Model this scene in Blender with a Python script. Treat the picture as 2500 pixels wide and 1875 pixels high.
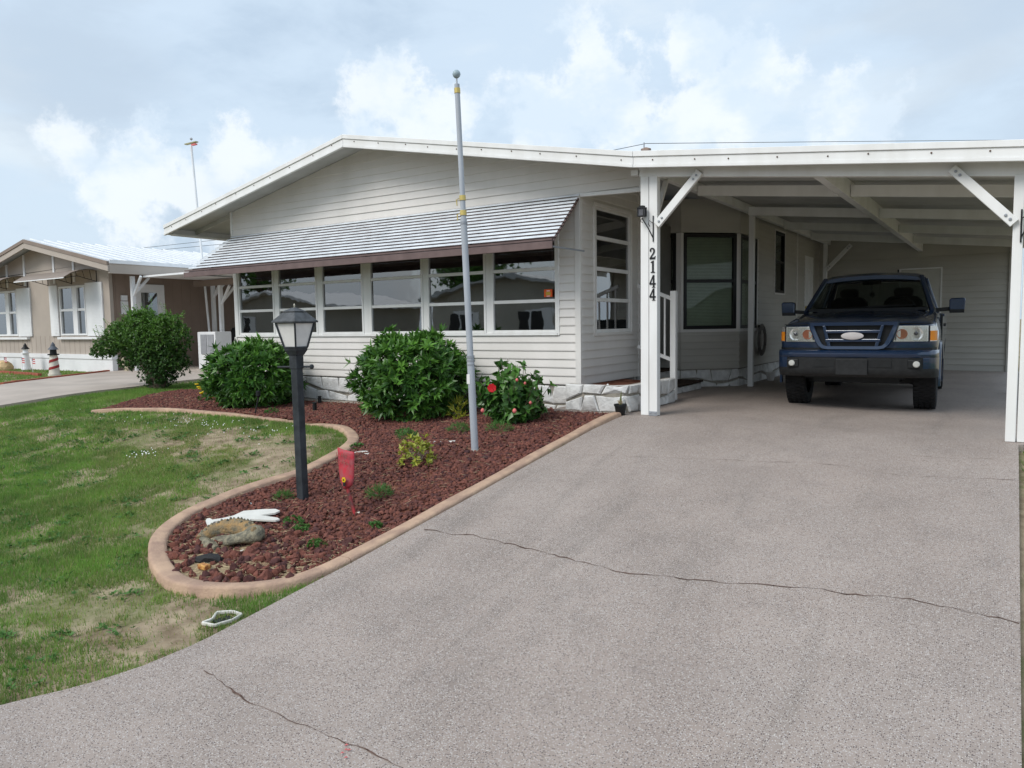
import bpy, bmesh, math, random
import numpy as np
from mathutils import Vector, Matrix
R = math.radians
random.seed(7); rng = np.random.default_rng(7)
for o in list(bpy.data.objects): bpy.data.objects.remove(o)
S = bpy.context.scene; COL = S.collection

# ------------------------------------------------------------------ camera
YAW, PITCH, ROLL = -0.587249, -0.0786872, -0.0148673
f0 = Vector((math.sin(YAW)*math.cos(PITCH), math.cos(YAW)*math.cos(PITCH), math.sin(PITCH)))
r0 = Vector((math.cos(YAW), -math.sin(YAW), 0)); u0 = r0.cross(f0)
cr = math.cos(ROLL)*r0 + math.sin(ROLL)*u0; cu = -math.sin(ROLL)*r0 + math.cos(ROLL)*u0
cam = bpy.data.cameras.new('camera'); camo = bpy.data.objects.new('camera', cam); COL.objects.link(camo)
M = Matrix((cr, cu, -f0)).transposed().to_4x4(); M.translation = (0, 0, 1.07); camo.matrix_world = M
cam.sensor_width = 36; cam.lens = 26.364; cam.clip_start = .05; cam.clip_end = 3000
S.camera = camo

# ------------------------------------------------------------------ sky
SUN_EL, SUN_AZ = R(44), R(200)          # azimuth clockwise from +Y: high, behind the camera's left shoulder
W = bpy.data.worlds.new('World'); S.world = W; W.use_nodes = True
nt = W.node_tree; nt.nodes.clear()
def N(t, kind, **kw):
    n = t.nodes.new(kind)
    for k, v in kw.items(): setattr(n, k, v)
    return n
def link(t, a, b): t.links.new(a, b)
def val(t, x):
    n = N(t, 'ShaderNodeValue'); n.outputs[0].default_value = x; return n.outputs[0]
def math_(t, op, a, b=None, c=None, clamp=False):
    n = N(t, 'ShaderNodeMath', operation=op, use_clamp=clamp)
    for i, x in enumerate((a, b, c)):
        if x is None: continue
        if isinstance(x, (int, float)): n.inputs[i].default_value = x
        else: link(t, x, n.inputs[i])
    return n.outputs[0]
def mixc(t, fac, a, b, mode='MIX'):
    n = N(t, 'ShaderNodeMix', data_type='RGBA', blend_type=mode, clamp_factor=True)
    for sock, x in ((n.inputs[0], fac), (n.inputs[6], a), (n.inputs[7], b)):
        if isinstance(x, (int, float)): sock.default_value = x
        elif isinstance(x, tuple): sock.default_value = (*x, 1)[:4]
        else: link(t, x, sock)
    return n.outputs[2]
def mrange(t, x, a, b, c=0., d=1., smooth=True):
    n = N(t, 'ShaderNodeMapRange', interpolation_type='SMOOTHSTEP' if smooth else 'LINEAR')
    link(t, x, n.inputs[0])
    for i, v in zip((1, 2, 3, 4), (a, b, c, d)): n.inputs[i].default_value = v
    return n.outputs[0]
def noise(t, vec, scale, detail=4, rough=.55, dist=0):
    n = N(t, 'ShaderNodeTexNoise'); link(t, vec, n.inputs['Vector'])
    n.inputs['Scale'].default_value = scale; n.inputs['Detail'].default_value = detail
    n.inputs['Roughness'].default_value = rough; n.inputs['Distortion'].default_value = dist
    return n
tc = N(nt, 'ShaderNodeTexCoord'); nrm = N(nt, 'ShaderNodeVectorMath', operation='NORMALIZE')
link(nt, tc.outputs['Generated'], nrm.inputs[0]); D = nrm.outputs[0]
sky = N(nt, 'ShaderNodeTexSky', sky_type='NISHITA', sun_disc=False)
sky.sun_elevation = SUN_EL; sky.sun_rotation = SUN_AZ; sky.air_density = 1.4; sky.dust_density = 2.5
def scaled(vec, s):
    m = N(nt, 'ShaderNodeMapping'); link(nt, vec, m.inputs[0]); m.inputs['Scale'].default_value = s; return m.outputs[0]
veil = noise(nt, scaled(D, (1.2, 1.2, 3.2)), 1.9, 6, .55, .4).outputs[0]
veil2 = noise(nt, scaled(D, (1, 1, 2.4)), 5.5, 6, .6, .3).outputs[0]
vv = math_(nt, 'ADD', math_(nt, 'MULTIPLY', veil, .65), math_(nt, 'MULTIPLY', veil2, .35))
K = .71
c_dark = tuple(K*x for x in (5.0, 6.2, 7.6)); c_mid = tuple(K*x for x in (6.3, 7.55, 8.9)); c_lite = tuple(K*x for x in (7.5, 8.4, 9.2))
colr = mixc(nt, mrange(nt, vv, .32, .47), c_dark, c_mid)
colr = mixc(nt, mrange(nt, vv, .50, .64), colr, c_lite)
colr = mixc(nt, .88, sky.outputs[0], colr)
G_ = None    # soft grey decks
for c, rr in [((-.03, .93, .33), .20), ((.06, .97, .22), .16), ((-.86, .42, .30), .14), ((-.80, .57, .13), .10), ((.7, .6, .35), .3), ((.8, -.5, .3), .3), ((-.1, -.95, .3), .3), ((-.8, -.5, .33), .3), ((.1, .3, .95), .4)]:
    dv = N(nt, 'ShaderNodeVectorMath', operation='DISTANCE'); link(nt, D, dv.inputs[0]); dv.inputs[1].default_value = c
    v = math_(nt, 'SUBTRACT', 1., math_(nt, 'DIVIDE', dv.outputs['Value'], rr)); G_ = v if G_ is None else math_(nt, 'MAXIMUM', G_, v)
G_ = math_(nt, 'ADD', G_, math_(nt, 'MULTIPLY', math_(nt, 'SUBTRACT', veil2, .5), 1.8))
colr = mixc(nt, math_(nt, 'MULTIPLY', mrange(nt, G_, .0, .8), .6), colr, tuple(K*x for x in (4.6, 5.6, 6.8)))
# cumulus heaps standing above the horizon (round masses broken up by noise)
blobs = [((-.645,.707,.272),.075),((-.604,.751,.235),.075),((-.660,.700,.225),.07),((-.438,.839,.300),.085),((-.482,.825,.255),.10),((-.40,.86,.262),.08),((-.322,.888,.318),.06),
 ((-.257,.913,.305),.06),((-.30,.91,.26),.075),((-.338,.907,.236),.055),((-.37,.90,.20),.09),((-.87,.44,.20),.05),((-.846,.496,.172),.085),((-.785,.578,.205),.055),((-.76,.615,.192),.05),((-.80,.56,.15),.09),((-.16,.95,.22),.07),
 ((.35,.90,.24),.11),((.62,.75,.22),.09),((.9,.35,.24),.12),((.95,-.2,.22),.09),((.7,-.68,.25),.13),((.2,-.95,.24),.12),((-.3,-.93,.22),.09),((-.7,-.67,.25),.12),((-.95,-.2,.23),.10)]
F = None
for c, rr in blobs:
    dv = N(nt, 'ShaderNodeVectorMath', operation='DISTANCE'); link(nt, D, dv.inputs[0]); dv.inputs[1].default_value = c
    v = math_(nt, 'SUBTRACT', 1., math_(nt, 'DIVIDE', dv.outputs['Value'], rr))
    F = v if F is None else math_(nt, 'MAXIMUM', F, v)
det = noise(nt, D, 19, 10, .64).outputs[0]
big = noise(nt, D, 5, 3, .5).outputs[0]
F = math_(nt, 'ADD', F, math_(nt, 'MULTIPLY', math_(nt, 'SUBTRACT', det, .5), 2.3))
F = math_(nt, 'ADD', F, math_(nt, 'MULTIPLY', math_(nt, 'SUBTRACT', big, .5), .7))
cm = math_(nt, 'MULTIPLY', mrange(nt, F, .10, .55), .78)
shade = mrange(nt, noise(nt, scaled(D, (1, 1, 1.4)), 9, 5, .6).outputs[0], .38, .60)
ccol = mixc(nt, shade, tuple(K*x for x in (6.9, 8.0, 9.1)), tuple(K*x for x in (8.75, 9.25, 9.7)))
colr = mixc(nt, cm, colr, ccol)
bg = N(nt, 'ShaderNodeBackground'); bg.inputs[1].default_value = .1
wo = N(nt, 'ShaderNodeOutputWorld'); link(nt, colr, bg.inputs[0]); link(nt, bg.outputs[0], wo.inputs[0])

# ------------------------------------------------------------------ sun through thin cloud, exposure
sl = bpy.data.lights.new('sun', 'SUN'); sl.energy = 1.5; sl.angle = R(28); sl.color = (1, .965, .91)
so = bpy.data.objects.new('sun', sl); COL.objects.link(so)
sd = Vector((math.sin(SUN_AZ)*math.cos(SUN_EL), math.cos(SUN_AZ)*math.cos(SUN_EL), math.sin(SUN_EL)))
so.rotation_euler = (-sd).to_track_quat('-Z', 'Y').to_euler(); so.location = sd*60
S.view_settings.view_transform = 'Standard'; S.view_settings.look = 'None'
S.view_settings.exposure = .66; S.view_settings.gamma = 1; S.view_settings.use_curve_mapping = False
S.render.engine = 'CYCLES'; S.cycles.use_denoising = True; S.cycles.max_bounces = 8
S.cycles.transparent_max_bounces = 24; S.cycles.sample_clamp_indirect = 8

# ------------------------------------------------------------------ materials
MATS = {}
def pm(name, col, rough=.6, var=.08, scale=6, bump=0, bscale=60, spec=.3, metal=0, coat=0, attr=None, trans=0, stretch=(1, 1, 1), obj=False, tint=None, detail=5):
    m = bpy.data.materials.new(name); m.use_nodes = True; t = m.node_tree
    b = t.nodes['Principled BSDF']; b.inputs['Roughness'].default_value = rough
    b.inputs['Specular IOR Level'].default_value = spec; b.inputs['Metallic'].default_value = metal
    if coat: b.inputs['Coat Weight'].default_value = coat; b.inputs['Coat Roughness'].default_value = .04
    if obj: vec = N(t, 'ShaderNodeTexCoord').outputs['Object']
    else: vec = N(t, 'ShaderNodeNewGeometry').outputs['Position']
    if stretch != (1, 1, 1):
        mp = N(t, 'ShaderNodeMapping'); link(t, vec, mp.inputs[0]); mp.inputs['Scale'].default_value = stretch; vec = mp.outputs[0]
    c = col
    if var:
        n = noise(t, vec, scale, detail)
        f = mrange(t, n.outputs[0], .3, .7)
        lo = tuple(x*(1-var) for x in col) if tint is None else tint
        c = mixc(t, f, lo, tuple(min(1, x*(1+var)) for x in col))
    if attr:
        a = N(t, 'ShaderNodeAttribute', attribute_name='rnd'); 
        c = mixc(t, a.outputs['Fac'], c, attr)
    if isinstance(c, tuple): b.inputs['Base Color'].default_value = (*c, 1)
    else: link(t, c, b.inputs['Base Color'])
    if bump:
        n2 = noise(t, vec, bscale, 4); bp = N(t, 'ShaderNodeBump'); bp.inputs['Strength'].default_value = bump; bp.inputs['Distance'].default_value = .02
        link(t, n2.outputs[0], bp.inputs['Height']); link(t, bp.outputs[0], b.inputs['Normal'])
    if trans:
        tr = N(t, 'ShaderNodeBsdfTranslucent'); mx = N(t, 'ShaderNodeMixShader'); mx.inputs[0].default_value = trans
        if isinstance(c, tuple): tr.inputs[0].default_value = (*c, 1)
        else: link(t, c, tr.inputs[0])
        link(t, b.outputs[0], mx.inputs[1]); link(t, tr.outputs[0], mx.inputs[2]); link(t, mx.outputs[0], t.nodes['Material Output'].inputs[0])
    MATS[name] = m; return m
def glass(name, tint, refl=1.6, base=.05, rough=.015):
    m = bpy.data.materials.new(name); m.use_nodes = True; t = m.node_tree; t.nodes.remove(t.nodes['Principled BSDF'])
    tr = N(t, 'ShaderNodeBsdfTransparent'); tr.inputs[0].default_value = (*tint, 1)
    gl = N(t, 'ShaderNodeBsdfGlossy'); gl.inputs['Roughness'].default_value = rough
    fr = N(t, 'ShaderNodeFresnel'); fr.inputs[0].default_value = 1.5
    pos = N(t, 'ShaderNodeNewGeometry').outputs['Position']
    nb = noise(t, pos, 2.5, 2); bp = N(t, 'ShaderNodeBump'); bp.inputs['Strength'].default_value = .05; bp.inputs['Distance'].default_value = .02
    link(t, nb.outputs[0], bp.inputs['Height']); link(t, bp.outputs[0], gl.inputs['Normal'])
    f = math_(t, 'ADD', math_(t, 'MULTIPLY', fr.outputs[0], refl), base, clamp=True)
    mx = N(t, 'ShaderNodeMixShader'); link(t, f, mx.inputs[0]); link(t, tr.outputs[0], mx.inputs[1]); link(t, gl.outputs[0], mx.inputs[2])
    link(t, mx.outputs[0], t.nodes['Material Output'].inputs[0]); MATS[name] = m; return m

siding = pm('vinyl_siding', (.73, .70, .67), .45, .03, 1.2, .05, 30, stretch=(1.6, 1.6, .5), tint=(.68, .655, .62))
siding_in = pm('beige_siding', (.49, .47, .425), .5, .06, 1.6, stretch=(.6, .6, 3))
white = pm('white_aluminium', (.80, .80, .79), .35, .04, 2.2, .02, 40, tint=(.755, .75, .73), stretch=(2, 2, .5))
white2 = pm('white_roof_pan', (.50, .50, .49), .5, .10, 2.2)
cream = pm('almond_trim', (.72, .70, .67), .45, .04, 3)
awnw = pm('awning_slat_paint', (.68, .72, .76), .22, .06, 5, spec=.5, tint=(.58, .61, .64))
awnb = pm('awning_brown_paint', (.155, .108, .103), .5, .12, 6)
screwm = pm('rusty_screw', (.11, .06, .04), .7, .2)
stonew = pm('whitewashed_stone', (.66, .655, .64), .8, .14, 9, .6, 26, spec=.15)
mortar = pm('grey_mortar', (.30, .275, .235), .9, .15, 20, .3, 60, spec=.1)
darkf = pm('dark_bronze_frame', (.018, .017, .017), .4, .1)
black = pm('black_plastic', (.013, .014, .015), .5, .15, 12)
lampbl = pm('weathered_black_paint', (.035, .04, .046), .55, .35, 9, .1, 60)
frost = pm('frosted_panel', (.72, .71, .69), .5, .06, 10)
galv = pm('galvanised_steel', (.34, .36, .39), .42, .08, 4, metal=.35)
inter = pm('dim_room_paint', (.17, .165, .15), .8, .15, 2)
carpet = pm('brown_step_carpet', (.075, .055, .043), .95, .25, 40, .4, 200, spec=.05)
blindm = pm('blind_slat', (.62, .63, .55), .5, .05)
brassm = pm('brass_ring', (.60, .47, .16), .4, .1, metal=.4)
wglass = glass('window_glass', (.50, .53, .53), 1.9, .16)
dglass = glass('shaded_window_glass', (.80, .84, .80), .45, .0)
driv = pm('sealed_aggregate', (.325, .268, .234), .6, .10, 1.3)
curbm = pm('tan_concrete_curb', (.46, .32, .225), .85, .16, 6, .4, 70, spec=.12, tint=(.37, .25, .19))
crackm = pm('crack_dirt', (.12, .08, .065), .95, .4, 30, spec=.05)
lava = pm('red_lava_rock', (.19, .076, .057), .9, .3, 14, .5, 120, spec=.1, attr=(.075, .040, .042))
soilb = pm('bed_soil', (.16, .075, .05), .95, .4, 9, .5, 90, spec=.05, tint=(.075, .026, .018))
straw = pm('dry_straw', (.50, .40, .24), .8, .2, 10)
grassm = pm('grass_blade', (.145, .30, .048), .6, .25, 2.2, attr=(.42, .36, .15), trans=.4, spec=.2, tint=(.095, .205, .040))
weedm = pm('weed_leaf', (.07, .17, .035), .55, .2, 8, attr=(.11, .24, .06), trans=.3)
barkm = pm('bark', (.13, .10, .075), .9, .3, 14, .6, 50)
def leafm(n, a, b, rough=.38): return pm(n, a, rough, .15, 5, attr=b, trans=.25, spec=.45)
lf_a = leafm('glossy_leaf', (.034, .105, .018), (.16, .36, .05)); lf_b = leafm('hibiscus_leaf', (.028, .085, .018), (.11, .26, .045), .32)
lf_c = leafm('small_shrub_leaf', (.030, .085, .017), (.17, .34, .05), .45); lf_y = leafm('variegated_leaf', (.16, .24, .03), (.62, .60, .09))
asphalt = pm('asphalt', (.06, .06, .062), .9, .2, 8, .3, 120)
concn = pm('pale_concrete', (.43, .37, .32), .85, .10, 1.2, .1, 60)

def fix_driveway():
    t = driv.node_tree; b = t.nodes['Principled BSDF']; pos = N(t, 'ShaderNodeNewGeometry').outputs['Position']
    base = b.inputs['Base Color'].links[0].from_socket
    st = noise(t, pos, .55, 5, .6, .5).outputs[0]
    base = mixc(t, math_(t, 'MULTIPLY', mrange(t, st, .42, .62), .45), base, (.37, .313, .278))
    st2 = noise(t, pos, 3.5, 5, .65).outputs[0]
    base = mixc(t, math_(t, 'MULTIPLY', mrange(t, st2, .5, .72), .30), base, (.195, .165, .148))
    mp = N(t, 'ShaderNodeMapping'); link(t, pos, mp.inputs[0]); mp.inputs['Scale'].default_value = (2.2, .28, 1); sk_ = noise(t, mp.outputs[0], 1.3, 4, .6, .6).outputs[0]
    base = mixc(t, math_(t, 'MULTIPLY', mrange(t, sk_, .52, .72), .35), base, (.185, .16, .14))
    for sc, thr, r, c in ((95, .72, .30, (.54, .50, .45)), (150, .62, .42, (.46, .42, .40)), (120, .70, .40, (.12, .095, .088))):
        v = N(t, 'ShaderNodeTexVoronoi'); v.inputs['Scale'].default_value = sc; link(t, pos, v.inputs['Vector'])
        sp = N(t, 'ShaderNodeSeparateColor'); link(t, v.outputs['Color'], sp.inputs[0])
        k = math_(t, 'MULTIPLY', math_(t, 'GREATER_THAN', sp.outputs[0], thr), math_(t, 'LESS_THAN', v.outputs['Distance'], r))
        base = mixc(t, k, base, c)
    link(t, base, b.inputs['Base Color'])
    n2 = noise(t, pos, 160, 3); bp = N(t, 'ShaderNodeBump'); bp.inputs['Strength'].default_value = .25; bp.inputs['Distance'].default_value = .01
    link(t, n2.outputs[0], bp.inputs['Height']); link(t, bp.outputs[0], b.inputs['Normal'])
fix_driveway()

# ------------------------------------------------------------------ mesh helpers
ORG = {}
def tag(o, label=None, cat=None, group=None, kind=None):
    if label: o['label'] = label
    if cat: o['category'] = cat
    if group: o['group'] = group
    if kind: o['kind'] = kind
    return o
def empty(name, loc, rz=0, label=None, cat=None, group=None, kind=None):
    o = bpy.data.objects.new(name, None); o.empty_display_size = .2; COL.objects.link(o)
    o.location = loc; o.rotation_euler = (0, 0, rz); ORG[o.name] = Vector((0, 0, 0)) if rz else Vector(loc)
    return tag(o, label, cat, group, kind)
def addobj(name, me, parent=None, loc=None, rot=None):
    o = bpy.data.objects.new(name, me); COL.objects.link(o)
    if parent is not None:
        o.parent = parent; ORG[o.name] = ORG[parent.name]
        if loc is not None: o.location = Vector(loc) - ORG[parent.name]
    else:
        ORG[o.name] = Vector((0, 0, 0))
        if loc is not None: o.location = loc
    if rot is not None: o.rotation_euler = rot
    return o
class MB:
    def __init__(s): s.v = []; s.f = []
    def add(s, vs, fs):
        b = len(s.v); s.v += [tuple(p) for p in vs]; s.f += [tuple(i+b for i in q) for q in fs]; return s
    def box(s, x0, x1, y0, y1, z0, z1):
        return s.add([(x, y, z) for x in (x0, x1) for y in (y0, y1) for z in (z0, z1)],
                     [(0, 1, 3, 2), (4, 6, 7, 5), (0, 4, 5, 1), (2, 3, 7, 6), (0, 2, 6, 4), (1, 5, 7, 3)])
    def bar(s, a, b, w, h, up=(0, 0, 1)):
        a, b = Vector(a), Vector(b); d = (b-a).normalized(); u = Vector(up)
        sx = d.cross(u)
        if sx.length < 1e-4: sx = d.cross(Vector((0, 1, 0)))
        sx.normalize(); sz = sx.cross(d)
        vs = [p + sx*(w/2*i) + sz*(h/2*j) for p in (a, b) for i, j in ((-1, -1), (1, -1), (1, 1), (-1, 1))]
        return s.add(vs, [(0, 1, 2, 3), (7, 6, 5, 4), (0, 4, 5, 1), (1, 5, 6, 2), (2, 6, 7, 3), (3, 7, 4, 0)])
    def tube(s, path, r, n=8, cap=True):
        path = [Vector(p) for p in path]; rs = r if isinstance(r, (list, tuple)) else [r]*len(path); vs = []; fs = []
        for i, p in enumerate(path):
            d = (path[min(i+1, len(path)-1)] - path[max(i-1, 0)]).normalized()
            u = Vector((0, 0, 1)) if abs(d.z) < .9 else Vector((1, 0, 0))
            a = d.cross(u).normalized(); b = a.cross(d)
            for k in range(n):
                t = 2*math.pi*k/n; vs.append(p + a*(rs[i]*math.cos(t)) + b*(rs[i]*math.sin(t)))
        for i in range(len(path)-1):
            for k in range(n): fs.append((i*n+k, i*n+(k+1) % n, (i+1)*n+(k+1) % n, (i+1)*n+k))
        if cap: fs += [tuple(range(n-1, -1, -1)), tuple((len(path)-1)*n+k for k in range(n))]
        return s.add(vs, fs)
    def lathe(s, prof, c=(0, 0, 0), n=20, axis='z', cap=True):
        vs = []; fs = []
        for r, h in prof:
            for k in range(n):
                t = 2*math.pi*k/n; p = (r*math.cos(t), r*math.sin(t), h)
                if axis == 'x': p = (p[2], p[0], p[1])
                if axis == 'y': p = (p[0], p[2], p[1])
                vs.append((p[0]+c[0], p[1]+c[1], p[2]+c[2]))
        m = len(prof)
        for i in range(m-1):
            for k in range(n): fs.append((i*n+k, i*n+(k+1) % n, (i+1)*n+(k+1) % n, (i+1)*n+k))
        if cap: fs += [tuple(range(n-1, -1, -1)), tuple((m-1)*n+k for k in range(n))]
        return s.add(vs, fs)
    def prism(s, poly, a, b, fn=lambda x, y, h: (x, y, h)):
        n = len(poly); vs = [fn(x, y, a) for x, y in poly] + [fn(x, y, b) for x, y in poly]
        return s.add(vs, [tuple(range(n-1, -1, -1)), tuple(range(n, 2*n))] + [(i, (i+1) % n, n+(i+1) % n, n+i) for i in range(n)])
    def mesh(s, name, off=(0, 0, 0)):
        me = bpy.data.meshes.new(name); o = Vector(off)
        me.from_pydata([tuple(Vector(p)-o) for p in s.v], [], s.f); me.validate()
        bm = bmesh.new(); bm.from_mesh(me); bmesh.ops.recalc_face_normals(bm, faces=bm.faces); bm.to_mesh(me); bm.free()
        return me
    def build(s, name, m, parent=None, smooth=False, bevel=0, seg=2, label=None):
        me = s.mesh(name, ORG[parent.name] if parent is not None else (0, 0, 0)); me.materials.append(m)
        if smooth:
            me.polygons.foreach_set('use_smooth', [True]*len(me.polygons))
            me.set_sharp_from_angle(angle=R(smooth if smooth > 1 else 40))
        o = addobj(name, me, parent)
        if bevel:
            b = o.modifiers.new('bevel', 'BEVEL'); b.width = bevel; b.segments = seg; b.limit_method = 'ANGLE'; b.angle_limit = R(35)
        if label: o['label'] = label
        return o
def B(name, m, parent, *box, bevel=0, label=None):
    return MB().box(*box).build(name, m, parent, bevel=bevel, label=label)
def npmesh(name, V, Fa, m, parent=None, rnd=None, smooth=False):
    me = bpy.data.meshes.new(name); V = np.asarray(V, np.float32); Fa = np.asarray(Fa, np.int32); k = Fa.shape[1]
    if parent is not None: V = V - np.array(ORG[parent.name], np.float32)
    me.vertices.add(len(V)); me.vertices.foreach_set('co', V.ravel())
    me.loops.add(Fa.size); me.loops.foreach_set('vertex_index', Fa.ravel())
    me.polygons.add(len(Fa)); me.polygons.foreach_set('loop_start', np.arange(0, Fa.size, k, dtype=np.int32))
    me.polygons.foreach_set('loop_total', np.full(len(Fa), k, np.int32))
    if smooth: me.polygons.foreach_set('use_smooth', np.ones(len(Fa), bool))
    me.update(calc_edges=True); me.materials.append(m)
    if rnd is not None:
        a = me.attributes.new('rnd', 'FLOAT', 'POINT'); a.data.foreach_set('value', np.asarray(rnd, np.float32))
    return addobj(name, me, parent)
def vnoise(x, y, s=1., seed=0):
    x = np.asarray(x)*s; y = np.asarray(y)*s; xi = np.floor(x).astype(int); yi = np.floor(y).astype(int); fx = x-xi; fy = y-yi
    fx = fx*fx*(3-2*fx); fy = fy*fy*(3-2*fy)
    def h(a, b):
        n = np.sin(a*127.1+b*311.7+seed*74.7)*43758.5453; return n-np.floor(n)
    return (h(xi, yi)*(1-fx)+h(xi+1, yi)*fx)*(1-fy)+(h(xi, yi+1)*(1-fx)+h(xi+1, yi+1)*fx)*fy
# ================================================================== ground
PY = [-5, 0, 1.5, 2.4, 3.0, 3.6, 4.2, 4.85, 5.55, 6.33, 7.2, 7.84, 8.2]; PZ = [-.80, -.78, -.75, -.69, -.62, -.555, -.475, -.39, -.295, -.19, -.075, -.015, 0.]
def prof(Y): return np.interp(Y, PY, PZ)
def drv(X, Y): return prof(Y) - .0145*(np.asarray(X)+3.6)
def lawn(X, Y):
    w = np.interp(X, [-6.5, -4.2], [1, 0])
    z = prof(Y) - .12*w*np.interp(Y, [5.5, 8], [0, 1]) - .05*np.interp(Y, [1, 3], [0, 1])*np.interp(Y, [5, 8], [1, .5])
    z = np.where(np.asarray(X) > -3.74, drv(X, Y)-.07, z)
    return z + np.where(np.asarray(X) < -3.8, .016*(vnoise(X, Y, 1.7, 3)-.5), 0)
def gz(X, Y): return float(lawn(X, Y))
def grid_mesh(name, xs, ys, fn, m):
    Xg, Yg = np.meshgrid(xs, ys); Z = fn(Xg, Yg); nx, ny = len(xs), len(ys)
    V = np.stack([Xg.ravel(), Yg.ravel(), Z.ravel()], 1)
    i = np.arange(nx-1)[None]+np.arange(ny-1)[:, None]*nx
    return npmesh(name, V, np.stack([i, i+1, i+1+nx, i+nx], -1).reshape(-1, 4), m, smooth=True)
xs = np.concatenate([[-600, -200, -80, -45], np.arange(-32, 4, .2), [6, 10, 20, 60, 200, 600]])
ys = np.concatenate([[-600, -200, -80, -40, -20, -12, -9], np.arange(-7, 14, .2), [16, 20, 30, 60, 200, 600]])
gm = pm('sandy_turf_soil', (.33, .265, .185), .95, .25, 5, .4, 80, spec=.05, tint=(.20, .15, .10))
def fix_ground():
    t = gm.node_tree; b = t.nodes['Principled BSDF']; pos = N(t, 'ShaderNodeNewGeometry').outputs['Position']
    base = b.inputs['Base Color'].links[0].from_socket
    n = noise(t, pos, .9, 6, .65, .4).outputs[0]
    base = mixc(t, math_(t, 'MULTIPLY', mrange(t, n, .46, .60), .6), base, (.12, .155, .05))
    n3 = noise(t, pos, 26, 4, .6).outputs[0]
    base = mixc(t, math_(t, 'MULTIPLY', mrange(t, n3, .52, .68), .5), base, (.34, .28, .20))
    link(t, base, b.inputs['Base Color'])
fix_ground()
tag(grid_mesh('ground', xs, ys, lawn, gm), kind='structure')
def strip(name, rows, m, thick=.12, fn=None, ncol=24):
    """a slab laid over rows of (Y, x_left, x_right) with a real edge"""
    V = []; F = []
    for Y, a, b in rows:
        for k in range(ncol+1):
            X = a+(b-a)*k/ncol; V.append((X, Y, float(fn(X, Y))))
    n = ncol+1; r = len(rows); top = len(V)
    V += [(x, y, z-thick) for x, y, z in V]
    for i in range(r-1):
        for k in range(ncol): F.append((i*n+k, i*n+k+1, (i+1)*n+k+1, (i+1)*n+k))
    for i in range(r-1):
        F.append((i*n, (i+1)*n, top+(i+1)*n, top+i*n)); F.append((i*n+ncol, top+i*n+ncol, top+(i+1)*n+ncol, (i+1)*n+ncol))
    for k in range(ncol): F.append((k, top+k, top+k+1, k+1)); a = (r-1)*n; F.append((a+k, a+k+1, top+a+k+1, top+a+k))
    mb = MB(); mb.v = V; mb.f = F; return mb.build(name, m, smooth=30)
ly = [-2, -1, 0, .6, 1.2, 1.55, 1.83, 2.1, 2.44, 2.8]; lx = [-6.2, -5.2, -4.6, -4.35, -4.15, -4.05, -3.88, -3.79, -3.755, -3.75]
dr_rows = [(y, float(np.interp(y, ly, lx)), .085 + float(np.interp(y, [-2, 0, 2], [1.6, .7, 0]))) for y in np.concatenate([np.arange(-1, 3, .12), np.arange(3, 8.06, .2)])]
dr_rows += [(8.06, -3.75, .2), (8.08, -4.75, .2)] + [(y, -4.75, .2) for y in np.arange(8.3, 18.8, .5)] + [(18.8, -4.75, .2)]
drive = tag(strip('driveway', dr_rows, driv, fn=drv), kind='structure')
def crack(pts, w, jit=.012, off=.003):
    P = [];
    for (x0, y0), (x1, y1) in zip(pts, pts[1:]):
        n = max(2, int(math.hypot(x1-x0, y1-y0)/.045))
        for k in range(n): P.append((x0+(x1-x0)*k/n, y0+(y1-y0)*k/n))
    P.append(pts[-1]); V = []; F = []; j = 0
    for i, (x, y) in enumerate(P):
        j = .75*j + random.uniform(-jit, jit); ww = w*(.12+.85*random.random()*abs(math.sin(i*.21+x*3))**1.5)
        V += [(x, y+j-ww/2), (x, y+j+ww/2)]
    V = [(x, y, float(drv(x, y))+off) for x, y in V]
    F = [(2*i, 2*i+2, 2*i+3, 2*i+1) for i in range(len(P)-1)]
    mb = MB(); mb.v = V; mb.f = F; return mb.build('crack', crackm, drive)
crack([(-3.70, 6.29), (-2.9, 6.45), (-2.36, 6.56), (-1.35, 6.80), (-.62, 6.70), (.08, 6.86)], .008)
crack([(-3.65, 4.25), (-3.2, 4.31), (-2.71, 4.28), (-2.05, 4.22), (-1.32, 4.37), (-.46, 4.56), (.08, 4.54)], .017, .016)
crack([(-3.45, 2.25), (-3.03, 2.19), (-2.6, 2.19), (-2.29, 2.185), (-1.97, 2.17), (-1.2, 2.22), (.1, 2.2)], .014, .012)
crack([(-1.2, 7.3), (-.5, 7.25), (.06, 7.42)], .006)
road = tag(strip('road', [(y, -80, 60) for y in np.arange(-8.2, -.9, .7)], asphalt, fn=lambda X, Y: -.80+0*X, ncol=10), kind='structure')
nb_rows = [(-1, -18.6, -13.6), (2, -17.9, -14.8), (5, -18.0, -15.0), (7.7, -19.0, -15.0), (8.4, -19.45, -15.05), (9.7, -20.35, -15.7), (11.6, -21.6, -16.2), (12.4, -21.9, -16.3), (20, -21.9, -16.3)]
rows2 = [(y, float(np.interp(y, [r[0] for r in nb_rows], [r[1] for r in nb_rows])), float(np.interp(y, [r[0] for r in nb_rows], [r[2] for r in nb_rows]))) for y in np.arange(-1, 20.1, .4)]
tag(strip('neighbour_driveway', rows2, concn, fn=lambda X, Y: lawn(X, Y)*0+prof(Y)-.12*np.interp(Y, [5.5, 8], [0, 1])+.03), kind='structure')

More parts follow.
